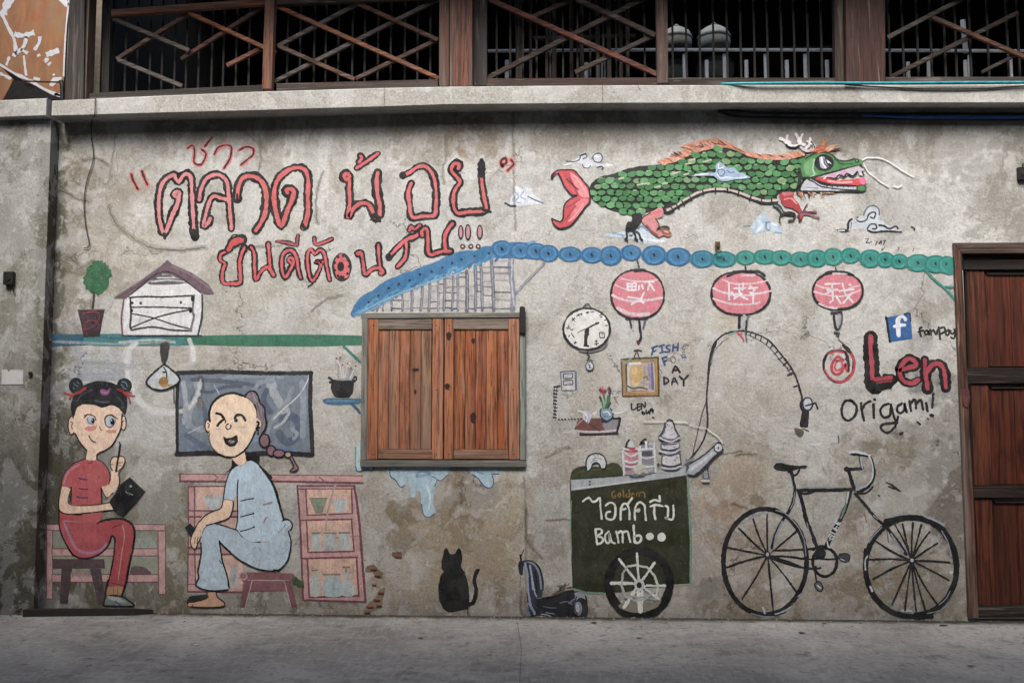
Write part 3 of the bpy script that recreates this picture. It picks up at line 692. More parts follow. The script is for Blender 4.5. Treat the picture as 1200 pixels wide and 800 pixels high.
# ---- the other side of the alley (behind the camera) ----
op = empty('opposite_house', (0,-8.2,0), 'plastered house with an added canopy on the other side of the alley', 'house')
q = MB(); q.box((-14,-8.6,-.1),(14,-8.2,7.2)); q.build('house_wall', plaster_mat('opp_plaster',None,'#8b867c'), op)
q = MB()
random.seed(3)
q.prism([Vector((-14,-8.2,5.65)),Vector((14,-8.2,5.65)),Vector((14,-8.2,5.6)),Vector((-14,-8.2,5.6))],.02)
n = 140; vs = []
for i in range(n+1):
    x = -14+28*i/n; dz = .03*math.cos(i*math.pi)
    vs += [(x,-8.19,5.6+dz),(x,SHADE_EDGE_Y,4.95+dz)]
q.add(vs, [(2*i,2*i+1,2*i+3,2*i+2) for i in range(n)])
q.build('shade_canopy', plain('tin','#5a5654',.5,.3), op)  # added out of view to shade the near ground
q = MB(); q.box((-14,SHADE_EDGE_Y-.02,4.78),(14,SHADE_EDGE_Y,4.97)); q.build('shade_canopy_edge', plain('tin','#5a5654',.5,.3), op)

# unseen blocks added on both sides to dim the ends of the wall
for (x0,x1,lab) in ((-10.,-4.7,'unseen plastered block added on the left to dim that end of the wall'),(4.35,10.,'unseen plastered block added on the right to dim that end of the wall')):
    hs = empty('shade_house', ((x0+x1)/2,-2.,0), lab, 'house')
    q = MB(); q.box((x0,-3.2,-.1),(x1,-.25,6.5)); q.build('house_wall', plaster_mat('side_plaster',None,'#7d786f'), hs)
    q = MB(); q.box((x0-.1,-3.3,6.5),(x1+.1,-.2,6.7)); q.build('roof_slab', plain('tin','#5a5654',.5,.3), hs)

# unseen eave added above the view to shade the gallery
q = MB(); q.box((-3.3,-.55,4.42),(4.6,.02,4.5)); q.build('shade_eave', wood('#3a332e','#26211e','X',1,.8,'#100d0c',.5), rm)
# ================= PAINTED MOTIFS (flat paint on the wall) =================
FR = {'A':(50,420,5.333),'B':(50,560,4.706),'C':(200,420,5.333),'D':(200,550,4.444),'E':(140,140,5),'F':(380,140,5),'G':(240,240,5),'H':(400,270,5),'I':(50,290,5),'J':(370,360,4.444),
 'K':(400,530,5),'L':(630,140,5),'M':(850,140,5),'N':(600,280,5),'O':(800,280,5),'Q':(940,260,5),'R':(630,400,5),'S':(940,370,5),'T':(650,520,3.636),'U':(500,620,5.4545),'V':(830,520,3.81),'W':(960,520,3.81),
 'c':(660,540,7.275),'d':(720,480,8.571),'P':(0,0,1)}
rnd = random.Random(11)
class Motif:
    """one painted figure: a part of the wall; .sub() starts a sub-part"""
    prev = 0.
    def __init__(s, name, label=None, base=0.0, wear=.5):
        s.par = wall; s.d = .0008+(Motif.prev if base>0 else max(0,base+.0005)*0); s.wear = wear; s.alpha = 1.; s.fr = FR['P']; s.part = None; s.name = name; s.label = label; s.mb = MB(); s.lab2 = None
    def F(s, k): s.fr = FR[k]; return s
    def P(s, t):
        if isinstance(t, str): t = [float(x) for x in t.split()]
        x0,y0,sc = s.fr
        return [(x0+t[i]/sc, y0+t[i+1]/sc) for i in range(0,len(t),2)]
    def flush(s):
        if not s.mb.v: return
        if s.part is None:
            s.part = s.mb.build(s.name, None, wall)
            if s.label: s.part['label'] = s.label
        else:
            o = s.mb.build(s.cur, None, s.part)
            if s.lab2: o['label'] = s.lab2
        s.mb = MB()
    def sub(s, name, label=None): s.flush(); s.cur = name; s.lab2 = label; return s
    def end(s): s.flush(); Motif.prev = s.d
    def put(s, pts, tris, col):
        s.d += .000015
        A = []
        for x,y in pts:
            p = at(x,y,0); A.append((p.x,-s.d,p.z))
        s.mb.add(A, tris, paint(col, s.wear, s.alpha))
    def f(s, t, col, smooth=True, rag=.35):
        p = s.P(t)
        if smooth: p = catc(p)
        if rag: p = [(x+rnd.uniform(-rag,rag),y+rnd.uniform(-rag,rag)) for x,y in p]
        tr = tessellate_polygon([[Vector((x,y,0)) for x,y in p]])
        # orient towards the camera
        s.put(p, [tuple(t_) for t_ in tr], col); return s
    def l(s, t, w_, col, smooth=True, closed=False, taper=0, jit=.13):
        if w_ < 2.3 and s.alpha == 1: w_ *= 1.24
        p = s.P(t)
        if closed: p = catc(p, 6) if smooth else p+[p[0]]
        elif smooth and len(p)>2: p = cato(p)
        else:
            q = []
            for a,b in zip(p,p[1:]):
                n = max(1,int(math.hypot(b[0]-a[0],b[1]-a[1])/6)); q += [(a[0]+(b[0]-a[0])*k/n, a[1]+(b[1]-a[1])*k/n) for k in range(n)]
            p = q+[p[-1]]
        if closed and smooth: p = p+[p[0]]
        p = dense(p, 1.5 if w_>1.4 else 2.2)
        n = len(p); L = []; R_ = []; j = 1.
        for i,(x,y) in enumerate(p):
            a = p[i-1] if i else (p[-2] if closed else p[0]); b = p[i+1] if i<n-1 else (p[1] if closed else p[-1])
            dx,dy = b[0]-a[0], b[1]-a[1]; m = math.hypot(dx,dy) or 1; nx,ny = -dy/m, dx/m
            j = .7*j+.3*(1+jit*3.4*(rnd.random()-.5))
            h = w_*.5*j
            if taper and not closed:
                t_ = i/(n-1); h *= (1-taper*abs(2*t_-1)**2) if taper<=1 else (1-t_*.85)
            e1 = h+min(.32,w_*.12)*rnd.uniform(-1,1); e2 = h+min(.32,w_*.12)*rnd.uniform(-1,1)
            L.append((x+nx*e1,y+ny*e1)); R_.append((x-nx*e2,y-ny*e2))
        pts = L+R_; tris = [(i,i+1,n+i+1,n+i) for i in range(n-1)]
        if not closed and w_ > 1.6:      # round caps
            for i,sg in ((0,-1),(n-1,1)):
                a = p[1] if i==0 else p[-2]; c = p[i]; ang = math.atan2(c[1]-a[1], c[0]-a[0]); r = math.hypot(L[i][0]-c[0], L[i][1]-c[1])
                o = len(pts); pts.append(c); K = 5
                pts += [(c[0]+r*math.cos(ang-math.pi/2+math.pi*k/K), c[1]+r*math.sin(ang-math.pi/2+math.pi*k/K)) for k in range(K+1)]
                tris += [(o,o+1+k,o+2+k) for k in range(K)]
        s.put(pts, tris, col); return s
    def e(s, cx, cy, rx, ry, col, ow=0, oc='#1c1b20', rag=.3, n=26):
        pts = []
        for i in range(n):
            a = 2*math.pi*i/n; pts += [cx+rx*math.cos(a), cy+ry*math.sin(a)]
        if col: s.f(pts, col, False, rag if rx/s.fr[2]>4 else .08)
        if ow: s.l(pts, ow, oc, True, True)
        return s
    def ring(s, cx, cy, rx, ry, w_, col): 
        return s.e(cx,cy,rx,ry,None,w_,col,n=20)
def dense(P, step):
    out = []
    for a,b in zip(P,P[1:]):
        m = max(1,int(math.hypot(b[0]-a[0],b[1]-a[1])/step)); out += [(a[0]+(b[0]-a[0])*k/m, a[1]+(b[1]-a[1])*k/m) for k in range(m)]
    return out+[P[-1]]
def cato(P, n=5):
    out = []
    for i in range(len(P)-1):
        a = P[max(i-1,0)]; b = P[i]; c = P[i+1]; d = P[min(i+2,len(P)-1)]
        m = max(2, min(n, int(math.hypot(c[0]-b[0],c[1]-b[1])/1.5)))
        for k in range(m):
            t = k/m; out.append(tuple(.5*(2*b[j]+(c[j]-a[j])*t+(2*a[j]-5*b[j]+4*c[j]-d[j])*t*t+(3*b[j]-a[j]-3*c[j]+d[j])*t**3) for j in (0,1)))
    return out+[P[-1]]
def catc(P, n=4):
    out = []; N = len(P)
    for i in range(N):
        a = P[i-1]; b = P[i]; c = P[(i+1)%N]; d = P[(i+2)%N]
        m = max(1, min(n, int(math.hypot(c[0]-b[0],c[1]-b[1])/2)))
        for k in range(m):
            t = k/m; out.append(tuple(.5*(2*b[j]+(c[j]-a[j])*t+(2*a[j]-5*b[j]+4*c[j]-d[j])*t*t+(3*b[j]-a[j]-3*c[j]+d[j])*t**3)*.75+.25*(b[j]*(1-t)+c[j]*t) for j in (0,1)))
    return out
K1 = '#100f13'; SK = '#eccaae'

# cracks in the plaster
cr = 0
for t, w_, c in (("304 160 306 182 303 206",1,'#77706a'),("379 200 373 215 370 240 372 262",.9,'#6f6a63'),("62 223 78 226 92 234 105 236",1.3,'#5f584b'),("128 243 136 262 152 276 172 288 190 292 214 293 240 290",1.4,'#6d665b'),
  ("96 190 112 186 126 193",1.1,'#6b6458'),("135 160 133 180 127 215",.8,'#8a8377'),("6 224 20 225 42 220",1.1,'#5c5548'),("80 300 96 312 108 306",1.1,'#6d6558'),
  ("601 128 602 200 604 270",.7,'#8d877b'),("616 596 617 628 622 640 636 654",1.1,'#6c6355'),("541 560 541 590",1,'#6a5f50'),("521 160 523 180 519 200 521 215",.9,'#77716a'),("614 560 616 590 616 700 617 726",.7,'#8b7f6d'),
  ("863 533 874 532 886 532",1.2,'#665a4c'),("610 692 611 715 617 726",.9,'#5f564b'),("640 536 660 526 668 524",1,'#7b6a55'),("857 590 876 595",.9,'#6b5c4b'),("480 452 480 455",.5,'#6b5c4b'),
  ("550 709 549 720 556 727",.9,'#544b40'),("365 365 380 352 400 346",.9,'#7b756c'),("1040 505 1052 509",.8,'#6d665b'),("845 532 870 528",.8,'#6f6558'),("275 290 330 288",.7,'#827c73'),("640 610 660 608 668 610",.9,'#6a6055')):
    m = Motif('crack', None, 0, .1); q = dense(cato(m.P(t)),2.5); q = [(x+rnd.uniform(-.9,.9),y+rnd.uniform(-.7,.7)) for x,y in q]
    m.alpha = .22; m.l([v for pt in q for v in pt], w_*4.5, '#6f6554', False, jit=.5); m.alpha = .85; m.l([v for pt in q for v in pt], w_*.8, c, False, jit=.6); m.end()
# patch where the plaster has fallen and bricks show
m = Motif('chipped_plaster', 'small chipped patch low on the wall where red bricks show', 0, .2).F('K')
m.F('P').f("432 706 440 700 445 690 452 688 449 700 446 712 430 718 426 716",'#85745f')
m.F('K').sub('chip').f("150 665 190 655 215 680 245 705 240 735 205 735 180 700 140 700",'#7d6c5a').sub('chip').f("300 585 350 580 355 600 320 615 300 608",'#6b5140').F('P')
brs = [(434,664,9,3.5),(439,672,8,3),(436,683,6,2.5),(463,649,9,4),(443,692,8,3.5),(438,700,9,3.5),(430,708,9,3.5),(441,707,8,3),(427,715,8,3)]
m.flush()
for x,y,w_,h_ in brs:
    q = MB(); a = at(x,y+h_,0); b_ = at(x+w_*.85,y+.8,0); q.beam((a.x,-.007,(a.z+b_.z)/2),(b_.x,-.009,(a.z+b_.z)/2+rnd.uniform(-.002,.002)), b_.z-a.z, .008, None, (b_.z-a.z)*rnd.uniform(.6,1)); q.build('brick', plain('brick_red','#7d4a3c',.9,0,.4,120), m.part)

# ---------- bench, stool and person on the left ----------
PK = '#cba09d'; PKO = '#7c4854'
m = Motif('painted_bench', 'pink slatted bench painted behind the person in red', .0, .6).F('B')
m.f("50 290 640 290 640 390 50 390",'#8f9383',False).f("55 425 635 425 635 530 55 530",'#9a9c8c',False).f("500 340 600 330 630 390 500 385",'#9aa39a').f("490 490 550 485 600 520 595 530 490 530",'#6f5a5b')
for t in ("22 255 675 255 675 288 22 288","22 285 55 285 55 665 20 665","636 290 678 290 678 640 640 640","52 388 636 388 636 428 52 428","52 530 638 530 638 572 52 572"):
    m.sub('bench_board').f(t,PK,False).l(t,.9,PKO,False,True)
m.end()
m = Motif('painted_stool', 'dark plum four-legged stool painted under the person in red', .002, .6).F('B')
m.f("55 445 340 445 345 498 60 498",'#5b464a',False)
m.sub('stool_leg').f("105 498 165 498 140 690 95 690",'#55434a',False); m.sub('stool_leg').f("262 498 322 498 352 690 305 690",'#55434a',False)
m.sub('stool_rail').f("158 515 265 515 262 540 150 540",'#b08a88',False); m.end()
m = Motif('painted_person', 'painted person with two hair buns in a red tunic and trousers, seated with a black tablet', .004, .35)
m.F('B').f("90 180 150 195 320 185 322 235 300 245 350 230 430 225 480 245 505 290 500 350 480 450 465 560 440 640 360 635 365 560 385 450 400 350 385 320 360 370 320 415 250 440 180 430 140 380 100 290",'#bf5057')
m.sub('trousers').f("345 240 430 228 480 248 502 290 497 350 478 450 460 560 436 638 362 634 367 560 388 450 403 350 388 318 365 330 300 300",'#b4484e')
m.l("118 240 150 320 188 388 250 412 312 400 352 365",3.2,'#bb7f9b').l("440 258 452 320 436 420 418 560",1.1,'#b98f8b').l("120 235 220 242 320 246",.9,'#c5858a').l("220 190 222 245",.9,'#c5858a').l("380 578 460 590",1,'#73252d').l("385 275 415 260 435 255",1,'#73252d')
m.l("92 172 96 280 140 380 180 430 250 441 318 415 362 370 384 318 400 350 386 470 366 560 345 640",1.5,K1).l("300 246 350 230 430 223 484 245 508 290 500 380 480 470 462 570 440 640",2.1,K1)
m.sub('ankle').f("360 600 450 600 436 648 355 642",'#b6895d').l("392 605 392 640",.7,'#7a5a3c').l("415 605 415 640",.7,'#7a5a3c').l("362 560 345 640",1.8,K1).l("456 590 438 645",1.8,K1)
m.sub('shoe').f("345 650 380 642 440 650 470 672 500 702 420 704 340 702",'#7c8785').f("360 655 420 655 460 685 400 680",'#a9b2ae').l("350 645 338 690 345 702 500 704 470 672 440 652 370 644",1.6,K1).l("430 700 400 675",.8,K1)
m.sub('tunic').F('P').f("101 537 108 540 113 538 120 541 126 548 129 556 129 567 124 570 118.5 571 119 590 119.5 606 112 613 95 612 82 606 71 599 70.5 596 82 589 83.5 571 72 569 73.5 560 79 550 88 542",'#c4585d')
m.l("75 566 79 555 86 548 93 544",2.4,'#c98193').l("84 572 84 590",.9,'#7c2a31').l("119 571 119.5 590",1.2,K1).l("72 569 73.5 560 79 550 88 542 101 537",.9,K1).l("113 538 120 541 126 548 129 556 129 567",1,K1).l("119 571 124 570 129 567",1.2,K1).l("84 570 83 588",1.1,K1).l("72 569 83 572",.9,K1)
m.F('A').l("225 745 255 752 285 755",1,'#4c3a60').l("350 735 360 745",.9,'#7c2a31').l("285 650 300 655 315 645",.9,'#7c2a31')
m.F('B').l("205 5 250 8",1.1,'#4c3a60').l("200 55 220 60 252 62",1.2,'#4c3a60').l("190 100 215 108 250 108",1.3,'#4c3a60')
m.sub('arm').f("105 45 156 58 150 100 146 140 200 148 300 146 370 133 430 122 438 138 420 168 370 178 250 193 130 195 96 176 88 130 97 88",SK).l("104 45 90 130 94 176 130 196 200 196 330 182 405 172",1.2,K1).l("158 58 146 140 250 150 350 138 410 124 436 122",1,K1).l("180 200 215 200",1.4,K1)
m.sub('arm').F('P').f("119 571 127 567 130 560 131 551 138 553 139.5 566 137 572 128 584 125 582",SK).l("139.5 553 140.5 566 137.5 572",.9,K1).l("119 571 122 578 126 583 133 577",.9,K1).l("130 561 127.5 567",.9,K1)
m.sub('hand').F('A').f("425 640 440 615 460 608 500 612 515 640 500 680 480 695 440 700 425 670",SK).l("470 612 440 615 425 645 428 680 440 700",1.1,K1).l("470 640 480 612 505 612 516 638 500 680 478 695",1,K1).l("430 660 445 662",.7,K1).l("478 650 500 648",.7,K1).l("475 668 498 668",.7,K1).l("490 690 478 720 485 760",.8,'#5d3f63')
m.sub('pen').l("486 535 478 600 468 650 460 705",2.4,'#17161c').l("480 518 488 545",1.2,'#3a2f52')
m.sub('tablet').F('B').f("480 -6 568 75 525 130 445 215 405 195 368 130 435 30",'#131318',False).e(487,44,7,7,'#9aa0a0').l("458 72 470 84",.9,'#8a9090',False).l("474 82 500 92",.9,'#8a9090',False)
m.sub('head').F('A').f("200 330 205 300 240 288 320 290 375 308 430 292 480 305 500 340 495 400 480 460 440 530 400 565 345 590 342 630 275 630 280 575 240 530 210 470 198 400",'#eecdb4')
m.e(183,418,22,56,SK,1,K1).e(506,402,17,44,SK,1,K1).f("196 360 215 355 215 470 198 460",'#eecdb4').f("500 350 480 350 478 455 492 440",'#eecdb4').l("175 395 190 400 180 425 190 440",.8,K1).l("510 385 498 400 500 420",.8,K1)
m.l("205 470 240 530 280 576",1.2,K1).l("498 345 494 420 480 462 440 535 400 568 345 595 340 630",1.3,K1)
m.e(300,385,28,27,'#b4c1cc').e(425,393,33,38,'#b4c1cc').l("262 372 275 352 302 350 325 362 335 385",1.2,K1).l("262 350 268 362",.9,K1).l("280 375 290 400 320 410",.7,K1).l("390 380 400 360 430 352 455 368",1.3,K1).l("390 380 395 410 415 430 440 420 458 385",.9,K1).l("455 365 470 378",1,K1).e(316,388,11,17,K1).e(437,394,13,20,K1).e(312,382,3,4,'#d5dbe0').e(432,386,3,5,'#d5dbe0')
m.e(300,437,36,15,'#d98b80').e(318,430,20,12,'#d98b80').e(430,455,34,12,'#dc9687').l("357 425 366 445 374 446",.8,K1).e(340,418,3,3,K1).e(360,425,3,3,K1).l("290 478 302 505 318 518 335 522",1.1,K1)
m.sub('hair').f("180 330 178 290 190 245 215 200 270 160 360 138 450 155 500 190 528 250 528 310 512 352 490 325 460 300 420 290 375 308 330 290 260 285 218 308 197 362",'#17171d').l("215 265 250 225 310 195",1.6,'#3d4650').l("330 262 375 272 415 270",1.4,'#4b545f').l("470 240 498 270 505 305",1.3,'#3f4852')
m.f("362 195 385 190 400 200 425 185 420 215 395 232 365 222",'#8b4c80').l("370 205 395 215 415 205",.8,'#b787ae')
m.sub('hair_bun').e(210,170,40,46,'#20252b',1.4,'#111114').l("195 150 205 165 225 175",1,'#63798a').l("215 145 230 158",.9,'#63798a').l("190 180 200 190",.9,'#63798a')
m.sub('hair_bun').e(512,170,42,44,'#20252b',1.4,'#111114').l("495 145 520 150 530 175",1,'#7390a2').l("500 170 510 185 525 190",1,'#63798a').l("490 160 500 165",.9,'#63798a')
m.sub('hair_ribbon').l("268 185 240 205 215 215",3.4,'#a0272d').l("220 212 180 225 138 212",1.6,'#ad3034').l("215 215 185 230 168 252",1.6,'#ad3034')
m.sub('hair_ribbon').l("470 192 505 205 520 222",2.4,'#a0272d').l("515 218 545 228 576 234",1.6,'#ad3034').l("518 222 540 245 548 274",1.7,'#ad3034').l("510 215 535 210 562 215",1.2,'#ad3034'); m.end()

# ---------- blackboard ----------
m = Motif('painted_blackboard', 'slate-blue blackboard with a black frame painted behind the bald person with a plait', .0, .35).F('C')
m.f("45 85 875 85 885 600 40 600",'#74818f',False)
for t,w_,c in (("160 150 170 220 120 320 110 420",9,'#8f9aa6'),("130 130 300 140 480 160 560 180",6,'#566275'),("180 200 250 210 330 180 440 170",5,'#525f72'),("620 120 640 200 690 290 720 330",13,'#9ba3ad'),("760 180 720 280 640 380 600 460",6,'#8b95a3'),
   ("700 380 760 360 800 420 780 500 720 520 680 470",12,'#57647b'),("600 200 580 260 620 330",9,'#55617a'),("820 150 830 300 825 480",9,'#8c97a8'),("100 480 160 520 230 560",8,'#5f6c84'),("90 380 140 430 200 450",7,'#8d98a5'),
   ("180 250 215 330 220 420",7,'#59677a'),("560 520 640 560 760 570",7,'#6a7ba0'),("480 540 520 500 560 500",8,'#7d94b5'),("650 430 700 400 740 340",4,'#a5adb5'),("760 440 790 470 770 500",5,'#8f9db0'),("80 150 95 280 85 400",7,'#9da5b0'),("330 120 500 110 700 115",5,'#8995a3'),("120 560 160 545",6,'#6c7fa0'),("520 200 560 150 640 140",6,'#8a95a3')):
    m.l(t,w_*.8,c)
m.l("185 260 190 300",4,'#86766a').l("865 90 855 140 800 230 700 320 640 380",1.1,'#c3c7ca').l("270 165 310 235 290 190",.7,'#a9b0b7').l("110 465 200 420",.8,'#b5bbc0')
m.sub('board_frame').l("42 90 300 82 600 92 880 90",5,'#232329',False).l("45 85 40 300 42 595",4,'#26262c',False).l("875 85 872 300 888 600",5,'#25252b',False).l("38 598 250 590 420 600 640 590 885 602",6,'#232329'); m.end()

# ---------- counter with shelves ----------
PC = '#c99c9a'; PO = '#7b4350'
m = Motif('painted_counter', 'pink counter top with two open shelf cabinets painted behind the person in blue', .0, .65).F('D')
m.f("48 22 1000 32 1000 72 48 60",PC,False).l("48 22 1000 32",.8,PO,False).l("48 60 300 62 520 60 1003 70",2,PO,False).l("48 22 50 62",1.5,PO,False).l("215 20 245 40 220 62",.9,PO).l("770 38 795 55 770 70",.9,PO)
m.sub('cabinet').f("92 85 375 85 375 635 88 635",PC,False).f("125 90 270 90 345 130 345 210 125 212",'#d9b3a5',False).f("125 250 370 250 370 400 125 400",'#d9b3a5',False).f("130 450 375 450 375 595 130 595",'#d9b3a5',False)
m.l("92 85 92 360 88 635",1.2,PO,False).l("125 88 125 400 130 595",1.2,PO,False).l("90 88 300 86",1.2,PO,False).l("92 213 350 216",1.3,PO,False).l("92 245 350 245",1.6,PO,False).l("90 405 160 408",1.6,PO,False).l("90 440 340 440",2,PO,False).l("90 595 140 597",1,PO,False).l("88 635 375 638",1.8,PO,False)
m.sub('bowl').f("165 140 275 138 262 208 200 208",'#b8c2c4',False)
m.sub('bottle').f("315 500 345 500 352 600 305 608",'#b4b6b2')
m.sub('cabinet', 'right cabinet of the counter with three shelves of glass jars').f("660 85 960 85 1015 690 690 675",PC,False)
for t in ("710 100 940 100 945 225 712 235","710 262 945 258 955 425 714 430","712 465 970 458 978 655 722 662"): m.f(t,'#d9b19f',False)
m.l("660 85 675 300 690 678 1015 688",1.9,PO,False).l("660 84 960 84",1.5,PO,False).l("955 84 968 150 985 300 1015 690",2.8,PO,False).l("665 100 960 100",1,PO,False).l("703 100 712 235",1.4,PO,False).l("942 100 946 228 712 237",1.4,PO,False).l("708 262 945 258",1.6,PO,False).l("708 262 716 430 955 425 942 260",1.5,PO,False).l("672 265 708 262",1.4,PO,False).l("682 462 972 455",1.8,PO,False).l("712 465 722 664 980 656 968 458",1.8,PO,False)
m.l("858 80 832 160 815 240 808 320",1.6,'#a9a08e').l("850 355 980 345",.8,'#9b7a6c')
m.sub('bowl').f("722 150 818 148 790 228 755 228",'#86917a',False).l("722 150 818 148",1,'#6d7a68')
m.sub('bowl').f("840 155 928 152 900 222 862 224",'#b9c3c6',False)
for t in ("735 330 778 330 782 420 735 420","800 330 862 330 866 420 798 420","876 328 932 328 940 418 872 418"): m.sub('jar').f(t,'#b2bbbb',False).l(t[:15],1.6,'#8a7f78',False)
m.sub('bottle').f("742 540 758 530 775 570 778 655 728 655 730 570",'#b6bab6').l("735 525 765 522",1.4,'#8a7668'); m.sub('jar').f("800 560 880 560 890 655 798 655",'#a9bcc0').l("798 546 880 544",1.6,'#8a7f78'); m.sub('bottle').f("905 530 925 530 935 580 955 600 955 655 895 655 892 600 905 575",'#b3c1c4').l("900 508 930 506",1.8,'#7a7a5f').l("914 510 914 530",1.8,'#8b8a6c')
m.end()
m = Motif('painted_stool', 'low brown stool painted under the person in blue', .003, .5).F('D')
m.f("375 535 632 538 640 560 625 575 372 575 358 555",'#8a5760').e(378,553,20,20,'#9a6a70',1.1,'#c59da0').l("400 575 620 575",.8,'#c9a5a2')
m.sub('stool_rail').f("425 582 595 582 598 632 418 632",'#8a5560',False)
m.sub('stool_leg').f("385 575 425 575 388 718 358 715",'#80525a',False).l("425 578 388 718",.8,'#c9a5a2'); m.sub('stool_leg').f("592 575 628 575 662 716 628 716",'#80525a',False).l("592 578 628 716",.8,'#c9a5a2'); m.end()
m = Motif('painted_leaf_tuft', 'small dark green leaf tuft painted right of the brown stool', .004, .5).F('D')
m.f("630 570 650 555 665 570 690 580 685 605 665 610 655 600 640 600",'#3f5a3c').l("655 560 650 590",1,'#263b26').l("690 585 692 610",1.5,'#46603f'); m.end()

# ---------- person in blue ----------
m = Motif('painted_person', 'painted laughing bald person with a long plait in a pale blue tunic, seated on a stool', .006, .3).F('D')
m.f("420 -46 470 -12 520 50 555 130 580 220 598 268 612 262 632 280 630 305 612 315 625 360 628 410 615 450 590 500 560 525 500 525 440 505 380 480 330 455 330 400 345 310 352 250 350 170 345 130 322 163 275 155 285 80 305 15 350 -20",'#b2c8da')
m.sub('collar').F('C').f("385 610 380 680 330 720 430 665 410 640",K1).f("468 588 555 600 555 660 610 710 640 748 600 740 540 670 500 640 478 640",K1)
m.sub('tunic').F('D').f("420 -46 470 -12 520 50 555 130 580 220 595 270 560 325 500 372 420 376 375 350 345 310 352 250 350 170 345 130 322 163 275 155 285 80 305 15 350 -20",'#b7cfe0')
m.l("465 -20 500 25 540 90 570 190 590 262",3,K1,taper=.3).l("340 -20 310 10 287 75 275 155",1.2,K1).l("352 50 348 120 350 250 340 310",1.2,K1).l("275 155 300 158 328 165",1.2,K1).l("345 312 372 350 420 378 470 375",1.2,K1).l("470 375 540 372 590 330 620 290",1,'#b79f98').l("582 268 600 255 625 268 634 290 625 315",1.3,K1).l("560 330 590 300 600 280",.9,'#8b93a5')
for t in ("365 163 395 155 430 150","362 246 400 236 432 228","362 320 400 312 435 298"): m.l(t,1.1,'#3d2b3f').e(float(t.split()[4]),float(t.split()[5]),5,5,'#241d28')
m.l("485 182 505 178 528 170",1.8,'#a88593').l("485 277 495 255 508 245",1.2,'#8d6f8d')
m.sub('trousers').f("160 340 180 300 220 280 270 290 340 312 372 350 430 378 520 372 580 330 612 320 626 360 628 410 615 450 590 500 550 525 480 522 400 495 330 452 262 390 268 460 290 540 305 612 290 625 200 628 138 602 150 520 165 430 157 380",'#b4c8d8')
for i in range(46): 
    x = rnd.uniform(390,610); y = rnd.uniform(395,505)
    m.l([x,y,x+rnd.uniform(4,14),y+rnd.uniform(-4,8)],.6,rnd.choice(('#7d96ae','#c4d0d8','#8fa3b6')))
m.l("165 330 180 298 220 279 280 292 345 314",1.2,K1).l("614 320 627 370 622 430 605 480 570 518",1.3,K1).l("575 515 540 526 470 520 400 492 340 455 258 378",1.5,K1).l("255 370 262 420 272 480 295 550 305 612",1.4,K1).l("158 380 160 430 150 490 142 530 148 560 134 600 180 624 240 630 300 624",1.5,K1).l("268 490 255 470",.9,K1).l("540 520 565 525",2.5,K1)
m.sub('arm').f("275 158 328 166 320 222 300 254 250 272 205 285 178 300 162 340 152 370 132 412 110 402 106 368 125 312 170 240 250 208",SK).l("275 158 262 200 225 215 180 240 140 285 122 320",1.2,K1).l("328 166 322 215 302 252 250 272 185 290",1.2,K1).l("120 320 105 370 112 400 130 412 145 380 162 345",1,K1).l("130 350 125 385",.7,K1).l("145 350 138 385",.7,K1)
m.sub('phone').f("75 300 105 278 132 312 106 350",'#22212a',False)
m.sub('foot').f("190 640 240 637 245 662 282 692 272 712 180 716 100 712 88 685 130 662 185 658",'#cfa080').l("190 632 192 655",1,K1).l("238 634 245 662 282 692 270 712 180 716 105 712",1.2,K1).f("88 672 110 655 190 648 202 660 170 680 125 690 95 694 90 706 84 690",'#232320').l("110 712 120 700",.7,K1)
m.sub('neck').F('C').f("380 612 460 572 478 642 430 668",SK).l("465 575 478 640",1,K1)
m.sub('head').f("245 330 258 285 310 240 380 222 440 228 500 262 530 310 542 380 530 450 500 520 460 572 400 610 340 605 280 580 248 530 240 470 247 430 246 390",'#efd2b6')
m.e(236,420,19,38,'#ebcaac',1,K1).e(548,405,22,42,'#ebcaac',1.1,K1).f("246 385 270 380 270 470 246 460",'#efd2b6').f("540 370 515 370 512 450 530 450",'#efd2b6').l("232 400 244 412 236 432",1,K1).l("540 395 552 400 545 425 540 440 560 430 548 470",2,K1)
m.l("247 392 243 340 262 282 312 236 385 214 440 228 480 240",2.8,K1).l("480 240 520 280 538 320 545 370",1.2,K1).l("247 465 242 500 262 555 300 592",1.1,'#5d4a40').l("300 594 345 612 405 612 460 578",1.6,K1).l("460 575 500 520 530 452",1.1,K1)
m.l("288 342 315 350 338 376",3,K1).l("403 372 412 355 435 350 455 362 468 386",3.2,K1).l("295 418 308 400 332 382",2.8,K1).l("332 378 345 388 342 402",1.3,K1).e(410,385,12,11,K1).e(408,383,3,3,'#d9dce0').l("400 378 420 392 400 395",.7,K1)
m.l("365 408 352 412 346 428 360 442 378 430 375 412",1.2,K1).e(362,432,8,7,'#efd2b6')
for x,y in ((290,438),(300,441),(312,438),(432,424),(445,430),(462,427)): m.e(x,y,4,2,'#7c6354')
m.sub('mouth').f("328 486 345 493 372 496 415 478 422 520 402 545 372 550 345 532",'#1a161a').e(382,518,20,11,'#a7959a').l("365 525 380 512 396 508",.8,'#3a3036')
m.sub('hair').f("470 232 490 207 530 205 552 245 590 310 600 370 592 430 575 468 556 480 552 450 572 400 545 372 536 300 500 260",'#8b7d85').l("468 230 490 208 525 205 548 235 560 275 588 310 592 360 600 400 592 440 572 470",1.8,K1).l("500 215 530 240 545 290 560 350",.8,'#5d525a').l("515 220 540 270",.7,'#b3a7ab').l("575 300 580 380 570 440",.8,'#5d525a')
